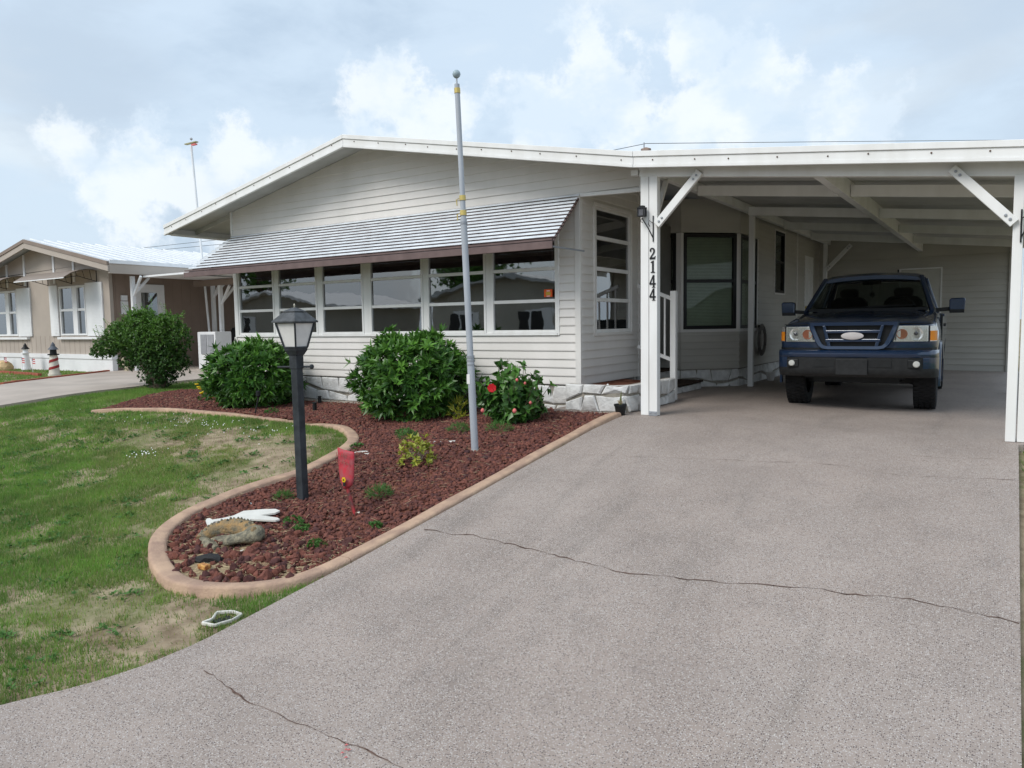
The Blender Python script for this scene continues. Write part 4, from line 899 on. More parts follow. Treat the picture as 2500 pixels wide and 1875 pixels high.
# ================================================================== plants
def leaf_arrays(base, axis, nrm, L, Wd, droop=.15, fold=.2):
    base = np.asarray(base); axis = axis/np.linalg.norm(axis, axis=1, keepdims=True)
    side = np.cross(axis, nrm); side /= np.linalg.norm(side, axis=1, keepdims=True)+1e-9; up = np.cross(side, axis)
    L = L[:, None]; Wd = Wd[:, None]
    mid = base+axis*L*.45+up*(-fold*Wd*.5); l = base+axis*L*.42+side*Wd*.5+up*fold*Wd*.3; r = base+axis*L*.42-side*Wd*.5+up*fold*Wd*.3
    tip = base+axis*L-up*droop*L
    V = np.stack([base, l, mid, r, tip], 1).reshape(-1, 3); k = np.arange(len(base))[:, None]*5
    F = np.concatenate([k+np.array([[0, 1, 2]]), k+np.array([[0, 2, 3]]), k+np.array([[1, 4, 2]]), k+np.array([[2, 4, 3]])])
    return V, F
def rosettes(C, A, per, L, Wd, spread=(.35, 1.15), rg=rng, droop=.15):
    """tufts of leaves at twig ends: centres C, axes A"""
    n = len(C); A = A/np.linalg.norm(A, axis=1, keepdims=True)
    ref = np.where(np.abs(A[:, 2:3]) < .9, np.array([[0, 0, 1.]]), np.array([[1., 0, 0]])); u = np.cross(A, ref); u /= np.linalg.norm(u, axis=1, keepdims=True); v = np.cross(A, u)
    C2 = np.repeat(C, per, 0); A2 = np.repeat(A, per, 0); u2 = np.repeat(u, per, 0); v2 = np.repeat(v, per, 0)
    th = rg.uniform(0, 2*np.pi, n*per)[:, None]; ph = rg.uniform(*spread, n*per)[:, None]
    ax = A2*np.cos(ph)+(u2*np.cos(th)+v2*np.sin(th))*np.sin(ph); ax[:, 2] -= .12
    nr = A2+rg.normal(0, .25, A2.shape)
    return C2, ax, nr, np.ones(n*per)*L*rg.uniform(.65, 1.2, n*per), np.ones(n*per)*Wd*rg.uniform(.75, 1.2, n*per)
def foliage(name, parent, sets, m, val, droop=.15):
    Vs = []; Fs = []; vr = []; off = 0
    for (b, a, nr, L, Wd), q in zip(sets, val):
        V, F = leaf_arrays(b, a, nr, L, Wd, droop); Vs.append(V); Fs.append(F+off); off += len(V); vr.append(np.repeat(q, 5))
    o = npmesh(name, np.concatenate(Vs), np.concatenate(Fs), m, parent, np.concatenate(vr)); o['kind'] = 'stuff'; return o
def dome_bush(x, y, rx, ry, h, label, n=620, per=9, L=.115, Wd=.034, m=lf_a, seed=1):
    rg = np.random.default_rng(seed); z0 = gz(x, y); t = empty('shrub', (x, y, z0), label=label, cat='shrub')
    d = rg.normal(0, 1, (n, 3)); d /= np.linalg.norm(d, axis=1, keepdims=True); d[:, 2] = np.where(d[:, 2] < -.88, -d[:, 2], d[:, 2])
    lump = .78+.40*vnoise(d[:, 0]*2.1+d[:, 2]*1.3+5, d[:, 1]*2.1-d[:, 2]*1.7+9, 1.6, seed)
    r = lump*np.where(rg.random(n) < .78, rg.uniform(.90, 1.04, n), rg.uniform(.5, .9, n)); r = np.where(rg.random(n) < .06, r*rg.uniform(1.06, 1.2, n), r)
    q = np.stack([x+d[:, 0]*rx*r, y+d[:, 1]*ry*r, z0+h*.48+d[:, 2]*h*.52*r], 1); q[:, 2] = np.maximum(q[:, 2], z0+.03)
    ax = d*np.array([1, 1, .9])+np.array([0, 0, .45])+rg.normal(0, .22, d.shape)
    young = np.clip(rg.normal(.19, .22, n)+.30*np.clip(d[:, 2], 0, 1), 0, 1)
    S_ = rosettes(q, ax, per, L, Wd, rg=rg); vals = np.clip(np.repeat(young, per)+rg.normal(0, .14, n*per), 0, 1)
    foliage('foliage', t, [S_], m, [vals])
    mb = MB()
    for k in range(16):
        a = rg.uniform(0, 2*np.pi); e = (x+rx*.75*math.cos(a), y+ry*.75*math.sin(a), z0+h*rg.uniform(.4, .85)); mb.tube([(x+.1*math.cos(a), y+.1*math.sin(a), z0-.02), (x+rx*.35*math.cos(a), y+ry*.35*math.sin(a), z0+h*.3), e], [.014, .010, .004], 5)
    mb.build('stem', barkm, t); return t
dome_bush(-6.70, 7.66, .80, .66, 1.08, 'largest rounded glossy green shrub under the front windows', n=1300, L=.128, Wd=.037, seed=11)
dome_bush(-9.98, 7.62, .74, .60, 1.0, 'rounded green shrub behind the lamp at the front wall left end', n=1050, L=.135, Wd=.040, seed=12)
# hibiscus
hx, hy = -4.93, 7.40; hz = gz(hx, hy); hib = empty('hibiscus_bush', (hx, hy, hz), label='hibiscus bush with one red bloom and pink buds by flagpole', cat='shrub')
rg = np.random.default_rng(5); tips = []; mb = MB(); C_, A_ = [], []
for k in range(105):
    a = rg.uniform(0, 2*np.pi); sp = rg.uniform(.05, .50); hh = rg.uniform(.22, .66)+.12*(rg.random() < .25); e = np.array([hx+sp*math.cos(a)*1.05, hy+sp*math.sin(a)*.75, hz+hh*(1.05-.35*sp)])
    b = np.array([hx+.08*math.cos(a), hy+.08*math.sin(a), hz]); mb.tube([b, (b+e)/2+np.array([0, 0, -.03]), e], [.009, .006, .003], 5); tips.append(e)
    for j in range(8):
        t = rg.uniform(.25, 1.0); C_.append(b+(e-b)*t); A_.append(np.array([math.cos(a), math.sin(a), .5])+rg.normal(0, .5, 3))
mb.build('stem', barkm, hib); C_ = np.array(C_); A_ = np.array(A_)
s1_ = rosettes(C_, A_, 3, .105, .07, (.5, 1.4), rg); v1 = np.clip(np.repeat(rg.normal(.35, .25, len(C_)), 3)+.25*((s1_[0][:, 2]-hz) > .5), 0, 1)
foliage('foliage', hib, [s1_], lf_b, [v1], droop=.3)
redp = pm('red_petal', (.62, .012, .02), .55, .15, 30, trans=.2); pinkp = pm('pink_bud', (.68, .17, .16), .55, .2, 30)
def bloom(p, r, m, name, n=5):
    mb = MB(); p = Vector(p); ax = Vector((.55, -.75, .25)).normalized(); u = ax.cross(Vector((0, 0, 1))).normalized(); v = ax.cross(u)
    for k in range(n):
        t = 2*math.pi*k/n; d = u*math.cos(t)+v*math.sin(t); s = ax.cross(d)
        V = [p, p+d*r*.6+s*r*.42+ax*r*.22, p+d*r*1.0+s*r*.22+ax*r*.12, p+d*r*1.0-s*r*.3+ax*r*.30, p+d*r*.6-s*r*.42+ax*r*.10, p+d*r*.55+ax*r*.12]
        mb.add(V, [(0, 1, 5), (1, 2, 5), (2, 3, 5), (3, 4, 5), (4, 0, 5)])
    mb.tube([p, p+ax*r*.8], [r*.06, r*.1], 6); return mb.build(name, m, hib, smooth=60)
bloom((hx+.02, hy-.44, hz+.47), .05, redp, 'flower', 7)
def bud(p, r): MB().lathe([(.2*r, -1.2*r), (.8*r, -.6*r), (r, 0), (.7*r, .7*r), (.2*r, 1.1*r)], p, 8).build('bud', pinkp, hib, smooth=60)
for p, r in (((hx-.10, hy-.46, hz+.21), .024), ((hx+.30, hy-.40, hz+.22), .026), ((hx+.33, hy-.22, hz+.52), .016), ((hx+.42, hy-.1, hz+.46), .014), ((hx+.26, hy-.28, hz+.56), .018), ((hx+.40, hy-.22, hz+.30), .018)): bud(p, r)
def small_plant(name, x, y, h, w, label, m, cat='shrub', n=60, per=6, L=.06, Wd=.024, seed=1, group=None, bare=0, spread=(.3, 1.2), vmean=.5):
    rg = np.random.default_rng(seed); z = gz(x, y)+.01; t = empty(name, (x, y, z), label=label, cat=cat, group=group)
    d = rg.normal(0, 1, (n, 3)); d /= np.linalg.norm(d, axis=1, keepdims=True); d[:, 2] = abs(d[:, 2]); r = rg.uniform(.45, 1, n)**.6
    q = np.stack([x+d[:, 0]*w/2*r, y+d[:, 1]*w/2*r, z+.02+d[:, 2]*h*r], 1); s_ = rosettes(q, d+np.array([0, 0, .5]), per, L, Wd, spread, rg)
    foliage('foliage', t, [s_], m, [np.clip(rg.normal(vmean, .28, n*per), 0, 1)])
    mb = MB()
    for k in range(7+bare):
        a = rg.uniform(0, 6.28); l = w*rg.uniform(.2, .5); mb.tube([(x, y, z-.01), (x+l*.5*math.cos(a), y+l*.5*math.sin(a), z+h*.35), (x+l*math.cos(a), y+l*math.sin(a), z+h*rg.uniform(.3, .8))], [.006, .005, .002], 5)
    mb.build('stem', pm('dry_twig', (.30, .25, .20), .9, .2) if bare else barkm, t); return t
small_plant('variegated_shrub', -4.93, 5.66, .30, .36, 'small yellow green variegated shrub in the rock bed centre', lf_y, n=70, L=.065, Wd=.026, seed=3, bare=7)
small_plant('croton_plant', -5.86, 7.55, .26, .22, 'tiny yellow croton between big shrub and flagpole', lf_y, n=26, per=6, L=.10, Wd=.018, seed=4, spread=(.1, .7))
small_plant('croton_plant', -5.12, 7.85, .45, .18, 'cream variegated sprig on the left edge of the hibiscus', lf_y, n=22, per=5, L=.07, Wd=.02, seed=9)
yf = small_plant('flowering_plant', -11.35, 7.72, .26, .30, 'low plant with bright yellow flowers left of the shrubs', lf_b, n=34, per=5, L=.06, Wd=.03, seed=6)
ylw = pm('yellow_petal', (.85, .62, .02), .5, .1, trans=.2); rr = random.Random(2)
for k in range(9):
    p = (-11.35+rr.uniform(-.10, .16), 7.6+rr.uniform(-.12, .08), gz(-11.35, 7.7)+.10+.03*k+rr.uniform(-.02, .02)); MB().lathe([(.006, -.012), (.034, .004), (.030, .016), (.006, .008)], p, 8).build('flower', ylw, yf, smooth=60)
wd = [(-4.62, 4.80, .22, 'feathery weed tuft just beyond the red shovel'), (-4.85, 4.02, .16, 'leafy green weed beside the alligator ornament head'), (-4.66, 3.95, .13, 'low weed patch nearest right of the alligator ornament'), (-4.28, 3.76, .14, 'small weed near the kerb at the bed front'), (-4.80, 6.95, .30, 'wide grassy weed clump in front of the hibiscus'), (-5.30, 6.85, .26, 'grassy weed clump behind the flagpole foot'), (-5.75, 6.45, .24, 'thin weed tuft between largest shrub and yellow shrub'), (-6.05, 5.95, .16, 'weed tuft beside the kerb bend'), (-4.12, 4.22, .10, 'tiny weed sprouting against the driveway kerb'), (-5.45, 4.42, .14, 'weed ring round the lamp post foot'), (-5.95, 6.62, .22, 'pale weed below the largest shrub'), (-9.0, 7.15, .22, 'weed patch between the spike light and the kerb')]
for k, (x, y, w, lab) in enumerate(wd):
    g = 'tuft' if ('grass' in lab or 'feath' in lab or 'thin' in lab or 'ring' in lab) else 'leaf'
    small_plant('weed', x, y, w*.32, w, lab, weedm, 'weed', n=int(60 if w > .2 else 36), per=5, L=.07 if g == 'tuft' else .026, Wd=.006 if g == 'tuft' else .016, seed=40+k, group='weeds in the rock bed', spread=(.2, 1.0))
# big leaning shrub at the lot line
bx, by = -14.75, 8.80; bz = gz(bx, by); lb = empty('leaning_shrub', (bx, by, bz), label='large dark shrub leaning left over the neighbour driveway', cat='shrub'); rg = np.random.default_rng(8)
lobes = [(-.15, 0, 1.05, .55), (-.75, -.1, 1.10, .42), (-1.08, -.2, .92, .30), (-1.30, -.3, .85, .24), (-1.5, -.35, .78, .14), (-.7, -.1, .6, .25), (-.95, -.2, 1.2, .22), (.30, .1, 1.0, .50), (.42, .1, .55, .40), (-.30, 0, 1.42, .32), (.1, 0, .70, .45), (-.55, .1, .75, .36), (.45, .1, 1.30, .30), (-.6, .0, 1.42, .22), (.15, 0, .3, .35)]
Cs = []; As = []; Vq = []
for lx_, ly_, lz_, r_ in lobes:
    n = int(620*r_*r_/.2); d = rg.normal(0, 1, (n, 3)); d /= np.linalg.norm(d, axis=1, keepdims=True); rad = r_*rg.uniform(.55, 1.12, n)
    Cs.append(np.array([bx+lx_, by+ly_, bz+lz_])+d*rad[:, None]*np.array([1.1, .9, .8])); As.append(d+np.array([-.25, 0, .55])); Vq.append(np.clip(.12+.5*(Cs[-1][:, 2]-bz-.6)+rg.normal(0, .12, n), 0, 1))
Cs = np.concatenate(Cs); As = np.concatenate(As); Vq = np.concatenate(Vq); ok = Cs[:, 2] > bz+.05; Cs, As, Vq = Cs[ok], As[ok], Vq[ok]
s_ = rosettes(Cs, As, 7, .055, .028, (.2, 1.3), rg); foliage('crown', lb, [s_], lf_c, [np.clip(np.repeat(Vq, 7)+rg.normal(0, .1, len(Vq)*7), 0, 1)])
b_, a_, n_, l_, w_ = [], [], [], [], []
for k in range(330):
    i = rg.integers(len(Cs)); p = Cs[i]
    if p[2] < bz+.75: continue
    d = As[i]/np.linalg.norm(As[i])+np.array([-.25, -.05, .45])+rg.normal(0, .2, 3); d /= np.linalg.norm(d); sd = np.cross(d, [0, 0, 1.]); sd /= np.linalg.norm(sd)+1e-6; ln = rg.uniform(.12, .34)
    for j in range(9):
        for s in (-1, 1): b_.append(p+d*ln*j/9); a_.append(d*.7+sd*s*.8+rg.normal(0, .15, 3)); n_.append(np.array([0, 0, 1.])+rg.normal(0, .3, 3)); l_.append(rg.uniform(.035, .06)); w_.append(rg.uniform(.016, .026))
o = foliage('leafy_twigs', lb, [(np.array(b_), np.array(a_), np.array(n_), np.array(l_), np.array(w_))], lf_c, [np.clip(rg.normal(.75, .2, len(b_)), 0, 1)])
mb = MB(); mb.tube([(bx+.1, by, bz-.05), (bx-.05, by, bz+.3), (bx-.45, by, bz+.75), (bx-.9, by-.1, bz+1.0)], [.16, .12, .08, .03], 10); mb.tube([(bx+.15, by, bz-.05), (bx+.25, by, bz+.5), (bx+.3, by, bz+1.1)], [.14, .09, .03], 10); mb.tube([(bx, by, bz+.2), (bx-.2, by+.05, bz+.8), (bx-.3, by, bz+1.4)], [.09, .06, .02], 8)
mb.build('trunk', barkm, lb, smooth=True)
tw = MB()
for k in range(60):
    i = rg.integers(len(Cs)); d = As[i]/np.linalg.norm(As[i]); p = Cs[i]; tw.tube([p-d*.25, p+d*.12], [.005, .002], 4)
tw.build('twig', barkm, lb)['kind'] = 'stuff'
stump = MB().lathe([(.07, -.02), (.065, .2), (.06, .30), (.05, .31)], (-12.05, 8.25, gz(-12, 8.25)), 10).build('tree_stump', pm('grey_stump', (.25, .21, .17), .9, .3, 20, .5), smooth=50); tag(stump, 'short pale stump between the leaning shrub and round shrub', 'stump')

# ================================================================== ornaments and fixtures in the bed
LX, LY = -5.28, 4.50; LZ = gz(LX, LY); lamp = empty('yard_lamp', (LX, LY, LZ), label='black yard lamp with frosted lantern on square post', cat='lamp post')
def rsq(cx, cy, hw, z, a=R(4)): return [(cx+hw*(math.cos(a)*i-math.sin(a)*j), cy+hw*(math.sin(a)*i+math.cos(a)*j), z) for i, j in ((-1, -1), (1, -1), (1, 1), (-1, 1))]
def frus(secs): 
    mb = MB(); mb.v = [p for s in secs for p in s]
    for i in range(len(secs)-1):
        for k in range(4): mb.f.append((i*4+k, i*4+(k+1) % 4, (i+1)*4+(k+1) % 4, (i+1)*4+k))
    mb.f += [(3, 2, 1, 0), tuple(len(secs)*4-4+k for k in range(4))]; return mb
lean = -.02
frus([rsq(LX, LY, .038, LZ-.1), rsq(LX+lean, LY, .038, LZ+1.30)]).build('post', lampbl, lamp, bevel=.006)
hxx = LX+lean; T = LZ
frus([rsq(hxx, LY, .044, T+1.20), rsq(hxx, LY, .044, T+1.32)]).build('collar', lampbl, lamp, bevel=.003)
frus([rsq(hxx, LY, .070, T+1.365), rsq(hxx, LY, .072, T+1.39)]).build('lantern_base', lampbl, lamp)
frus([rsq(hxx, LY, .048, T+1.32), rsq(hxx, LY, .070, T+1.365)]).build('lantern_neck', lampbl, lamp)
pn = frus([rsq(hxx, LY, .066, T+1.392), rsq(hxx, LY, .112, T+1.605)]).build('lantern_panes', frost, lamp)
mb = MB(); a0 = rsq(hxx, LY, .071, T+1.39); a1 = rsq(hxx, LY, .117, T+1.608)
for p, q in zip(a0, a1): mb.bar(p, q, .016, .016)
for ring in (a0, a1):
    for k in range(4): mb.bar(ring[k], ring[(k+1) % 4], .014, .014)
mb.build('lantern_frame', lampbl, lamp)
rfm = pm('weathered_grey_lamp_roof', (.075, .08, .085), .6, .3, 14, .15, 60)
frus([rsq(hxx, LY, .140, T+1.608), rsq(hxx, LY, .142, T+1.620), rsq(hxx, LY, .072, T+1.698)]).build('lantern_roof', rfm, lamp)
frus([rsq(hxx, LY, .05, T+1.698), rsq(hxx, LY, .05, T+1.705)]).build('vent_gap', black, lamp)
frus([rsq(hxx, LY, .072, T+1.705), rsq(hxx, LY, .068, T+1.712), rsq(hxx, LY, .012, T+1.742)]).build('lantern_cap', rfm, lamp)
MB().lathe([(.006, 0), (.010, .008), (.004, .014), (.010, .022), (.004, .03), (.002, .04)], (hxx, LY, T+1.738), 10).build('finial', pm('brass_finial', (.55, .52, .42), .3, .1, metal=.6), lamp, smooth=True)
da = Vector((.83, .55, 0)); c_ = Vector((hxx, LY, T+1.215)); MB().tube([c_-da*.17, c_+da*.125], .0095, 8).build('ladder_bar', lampbl, lamp, smooth=True)
MB().lathe([(.003, -.022), (.016, -.016), (.022, 0), (.016, .016), (.003, .022)], tuple(c_+da*.135), 12).build('ladder_bar_knob', lampbl, lamp, smooth=True)

FX, FY = -4.60, 6.20; FZ = gz(FX, FY); fl = empty('flagpole', (FX, FY, FZ), label='bare grey telescopic flagpole with ball top in the bed', cat='flagpole')
fp = lambda z: (FX-.145*(z-FZ)/3.88, FY, z)
grp = pm('flagpole_grey', (.40, .43, .47), .4, .05, 3, spec=.4)
MB().tube([fp(FZ-.1), fp(.74)], .0375, 20).build('lower_tube', grp, fl, smooth=True); MB().tube([fp(.74), fp(2.16)], .033, 20).build('middle_tube', grp, fl, smooth=True); MB().tube([fp(2.16), fp(3.50)], .0265, 20).build('upper_tube', grp, fl, smooth=True)
for z0, z1, r, m_ in ((.70, .72, .041, galv), (.735, .76, .043, galv), (.66, .675, .040, galv), (2.10, 2.125, .037, galv), (2.19, 2.24, .034, brassm), (2.34, 2.39, .033, brassm), (3.41, 3.46, .031, brassm), (FZ-.02, FZ+.04, .041, pm('pale_pole_foot', (.5, .48, .44), .8, .1))):
    MB().tube([fp(z0), fp(z1)], r, 20).build('ring', m_, fl, smooth=50)
for z in (2.21, 2.36): MB().tube([(fp(z)[0]-.03, FY-.02, z), (fp(z)[0]-.055, FY-.03, z-.01), (fp(z)[0]-.05, FY-.03, z-.07)], .006, 6).build('clip', brassm, fl)
MB().tube([fp(3.50), fp(3.565)], .008, 8).build('ball_stem', grp, fl)
b_ = fp(3.60); MB().lathe([(.001, -.042), (.020, -.037), (.036, -.02), (.042, 0), (.036, .02), (.020, .037), (.001, .042)], b_, 20).build('ball', pm('pale_blue_ball', (.34, .43, .47), .3, .05), fl, smooth=60)
p_ = fp(.52); MB().box(p_[0]-.030, p_[0]+.008, FY-.0405, FY-.0375, .47, .57).build('tube_label', white, fl)

# red shovel standing blade up
SX, SY = -4.50, 4.37; SZ = gz(SX, SY); sh = empty('red_shovel', (SX, SY, SZ), label='faded red shovel stuck handle down with its blade up', cat='shovel')
redw = pm('worn_red_paint', (.40, .025, .04), .6, .3, 16, .15, 80, tint=(.34, .09, .10)); redh = pm('red_handle_paint', (.28, .02, .025), .6, .5, 12, tint=(.08, .05, .045))
MB().tube([(SX+.03, SY, SZ-.05), (SX-.03, SY, SZ+.12), (SX-.085, SY+.005, SZ+.25)], [.014, .014, .016], 10).build('handle', redh, sh, smooth=True)
V = []; F = []; nu, nv = 8, 10; bl = .32
for j in range(nv+1):
    t = j/nv; hw = float(np.interp(t, [0, .08, .2, .45, .8, 1], [.03, .062, .082, .09, .096, .098]))
    for i in range(nu+1):
        u = -1+2*i/nu; sag = .035*(1-u*u)*(1-.6*t)
        V.append((SX-.09+u*hw-.02*t, SY+.01-sag+.02*t, SZ+.235+bl*t+.012*u*(t > .9)*-1))
F = [(j*(nu+1)+i, j*(nu+1)+i+1, (j+1)*(nu+1)+i+1, (j+1)*(nu+1)+i) for j in range(nv) for i in range(nu)]
mb = MB(); mb.v = V; mb.f = F; bo = mb.build('blade', redw, sh, smooth=True); sm = bo.modifiers.new('s', 'SOLIDIFY'); sm.thickness = .004
scr = pm('rusty_brush_letters', (.33, .12, .10), .8, .3, 30); rr = random.Random(9)
mb = MB()
for row, zz in enumerate((SZ+.50, SZ+.44)):
    for k in range(5):
        x = SX-.175+.028*k+.006*row; y0 = SY+.005-.02
        mb.bar((x, y0, zz), (x+rr.uniform(-.006, .008), y0, zz+.035), .005, .002, up=(0, 1, 0)); mb.bar((x, y0, zz+.035*rr.random()), (x+.016, y0, zz+.03*rr.random()), .005, .002, up=(0, 1, 0))
mb.build('faded_lettering', scr, sh)
fx, fz = SX-.075, SZ+.315
for k in range(6):
    t = k*math.pi/3; MB().lathe([(.002, -.001), (.010, 0), (.002, .003)], (fx+.014*math.cos(t), SY-.038, fz+.014*math.sin(t)), 8, 'y').build('painted_petal', ylw, sh)
MB().lathe([(.008, -.006), (.002, -.009)], (fx, SY-.036, fz), 8, 'y').build('painted_eye', black, sh)
MB().box(fx-.012, fx+.012, SY-.037, SY-.032, fz-.055, fz-.02).build('socket_rivet', trimb, sh)

# white goose cut-out lying down
G = [(-5.446, 3.64), (-5.575, 3.712), (-5.606, 3.746), (-5.59, 3.761), (-5.529, 3.744), (-5.47, 3.802), (-5.427, 3.877), (-5.44, 3.985), (-5.306, 4.071), (-5.191, 4.122), (-5.116, 4.109), (-5.112, 4.057), (-5.195, 3.968), (-5.002, 3.989), (-4.954, 3.973), (-4.97, 3.942), (-5.192, 3.872), (-5.189, 3.817), (-5.208, 3.779), (-5.295, 3.79), (-5.384, 3.782), (-5.471, 3.725), (-5.439, 3.661)]
bm = bmesh.new(); vs = [bm.verts.new((x, y, gz(x, y)+.065)) for x, y in G]; f = bm.faces.new(vs); f.normal_update(); bmesh.ops.triangulate(bm, faces=[f], ngon_method='EAR_CLIP')
r_ = bmesh.ops.extrude_face_region(bm, geom=bm.faces[:]); bmesh.ops.translate(bm, vec=(0, 0, -.014), verts=[e for e in r_['geom'] if isinstance(e, bmesh.types.BMVert)]); bmesh.ops.recalc_face_normals(bm, faces=bm.faces)
me = bpy.data.meshes.new('goose_cutout'); bm.to_mesh(me); bm.free(); me.materials.append(pm('white_goose_paint', (.66, .65, .60), .5, .06)); go = addobj('goose_cutout', me); tag(go, 'white long necked bird cut-out lying flat behind alligator ornament', 'ornament')

def rock_mesh(seed, sx, sy, sz, sub=2, amp=.25):
    bm = bmesh.new(); bmesh.ops.create_icosphere(bm, subdivisions=sub, radius=1); rg_ = np.random.default_rng(seed); k = rg_.normal(0, 1, (5, 3)); ph = rg_.uniform(0, 6, 5)
    for v in bm.verts:
        c = np.array(v.co); r = 1+amp*sum(math.sin(2.2*float(c@k[i])+ph[i]) for i in range(5))/2.5; v.co = (c[0]*r*sx, c[1]*r*sy, c[2]*r*sz)
    me = bpy.data.meshes.new('rock'); bm.to_mesh(me); bm.free(); return me
# alligator ornament
GX, GY = -5.05, 3.66; GZ = gz(GX, GY); al = empty('alligator_ornament', (GX, GY, GZ), label='weathered stone alligator ornament curled in the bed front', cat='ornament')
gat = pm('mossy_cast_stone', (.26, .23, .16), .9, .3, 22, .9, 60, tint=(.12, .115, .09)); gat2 = pm('ochre_cast_stone', (.31, .19, .08), .9, .3, 18, .9, 60, tint=(.19, .17, .12))
mb = MB(); path = catmull([(-5.27, 3.46), (-5.30, 3.58), (-5.24, 3.68), (-5.12, 3.73), (-4.99, 3.72), (-4.90, 3.66)], .03); n = len(path)
pp = [(x, y, gz(x, y)+.02+.030*math.sin(math.pi*(i+2)/(n+3))) for i, (x, y) in enumerate(path)]; mb.tube(pp, [.038+.042*math.sin(math.pi*(i+1)/(n+1))+.004*math.sin(i*2.1) for i in range(n)], 12); bd_ = mb.build('body', gat2, al, smooth=60)
mb = MB()
for i in range(2, n-2, 2):
    for s in (-.03, .0, .03):
        p = Vector(pp[i]); rad = .038+.042*math.sin(math.pi*(i+1)/(n+1)); mb.lathe([(.013, rad*.9), (.008, rad*1.02+.008), (.001, rad*1.02+.014)], (p.x, p.y+s, p.z-abs(s)*.3), 5)
mb.build('scutes', gat, bd_)['kind'] = 'stuff'
me = rock_mesh(77, .15, .09, .030, 3, .15); me.materials.append(gat); o = addobj('flank', me, al, (-5.08, 3.60, GZ+.01), (0, 0, R(35)))
me.polygons.foreach_set('use_smooth', [True]*len(me.polygons))
def osec(c, d, w, h):
    c = Vector(c); d = Vector(d).normalized(); s = d.cross(Vector((0, 0, 1))).normalized(); return [tuple(c+s*(w*math.cos(t))+Vector((0, 0, h*math.sin(t) if math.sin(t) > 0 else h*.6*math.sin(t)))) for t in np.linspace(0, 2*math.pi, 14, endpoint=False)]
h0 = Vector((-4.80, 3.68, gz(-4.82, 3.66)+.075)); h1 = Vector((-4.98, 3.46, gz(-4.97, 3.46)+.06)); d_ = h1-h0
ring_loft([osec(h0+d_*t, d_, w, h) for t, w, h in [(t_, w_*1.15, h_*1.1) for t_, w_, h_ in ((-.06, .04, .03), (.03, .075, .065), (.18, .085, .078), (.34, .075, .07), (.5, .058, .05), (.7, .052, .043), (.88, .056, .046), (.97, .045, .036), (1.02, .02, .02))]]).build('head', gat, al, smooth=60)
sd_ = d_.normalized().cross(Vector((0, 0, 1)))
for s in (-1, 1): MB().lathe([(.026, -.01), (.024, .01), (.014, .022), (.002, .027)], tuple(h0+d_*.22+sd_*(s*.042)+Vector((0, 0, .062))), 10).build('eye', gat2, al, smooth=60)
mb = MB(); pt = [(-5.26+.028*k, 3.46-.006*k+.004*math.sin(k), gz(-5.3+.03*k, 3.5)+.02) for k in range(11)]; mb.tube(pt, [.03+.012*math.sin(k*.3+.6) for k in range(11)], 9)
for k in range(11): mb.lathe([(.012, 0), (.002, .03)], (pt[k][0], pt[k][1], pt[k][2]+.025), 5)
mb.build('tail', gat, al, smooth=50)

def rock(name, x, y, s, m, label, cat, rz=0, up=.35, seed=1, group=None):
    me = rock_mesh(seed, *s); me.materials.append(m); o = addobj(name, me, None, (x, y, gz(x, y)+s[2]*up), (0, 0, rz)); return tag(o, label, cat, group)
o = rock('black_stone', -4.85, 3.25, (.10, .042, .046), pm('charcoal_stone', (.022, .022, .023), .7, .3, 20, .3), 'long black stone lying at the bed tip', 'stone', R(38), .6, 3)
tag(MB().box(-4.80, -4.71, 3.11, 3.16, gz(-4.75, 3.13)+.025, gz(-4.75, 3.13)+.06).build('broken_tile', pm('yellow_red_shard', (.48, .27, .08), .6, .4, 40, tint=(.22, .04, .02)), bevel=.006), 'small orange and yellow shard beside the black stone', 'shard')
pale = pm('pale_shell', (.62, .60, .55), .7, .15, 20)
rock('pale_chip', -5.70, 4.25, (.035, .022, .012), white, 'white chip of plastic behind the white bird cut-out', 'chip', .5, 1, 5); rock('pale_chip', -4.47, 4.40, (.026, .024, .02), pale, 'white pebble at the foot of the red shovel', 'chip', .2, .8, 6); rock('pale_chip', -4.80, 3.50, (.012, .035, .01), pale, 'thin white shard under the alligator snout', 'chip', .3, 1.5, 7)
for x, y, s, lab, sd_i, rz in ((-5.84, 5.88, (.13, .035, .018), 'longer grey slat of stone left of the yellow shrub', 8, .9), (-5.74, 5.82, (.10, .035, .016), 'shorter grey slat of stone left of the yellow shrub', 9, .8), (-5.28, 6.40, (.075, .05, .02), 'left flat pale stone beside the flagpole', 10, .6), (-5.10, 6.46, (.075, .05, .022), 'right flat pale stone beside the flagpole', 13, .4)): rock('flat_stone', x, y, s, pale, lab, 'stone', rz, .9, sd_i)
def path_light(x, y, h, r, label):
    z = gz(x, y); t = empty('path_light', (x, y, z), label=label, cat='path light', group='small black lights in the bed'); MB().lathe([(r, 0), (r, h*.75), (r*.8, h*.75), (r*.8, h*.85), (r*1.1, h*.85), (r*1.1, h*.95), (r*.5, h)], (x, y, z), 14).build('housing', black, t, smooth=40)
path_light(-8.45, 7.48, .16, .032, 'short black cylinder light right of the lamp post'); path_light(-9.05, 8.12, .15, .028, 'short black cylinder light close to the stone skirting')
z = gz(-9.27, 7.05); t = empty('path_light', (-9.27, 7.05, z), label='leaning black spike light in front of left shrub', cat='path light', group='small black lights in the bed')
MB().tube([(-9.27, 7.05, z-.03), (-9.20, 7.08, z+.26)], .010, 8).build('spike', trimb, t); MB().lathe([(.012, 0), (.034, .02), (.034, .09), (.02, .10)], (-9.20, 7.08, z+.26), 12).build('head', black, t, smooth=40)
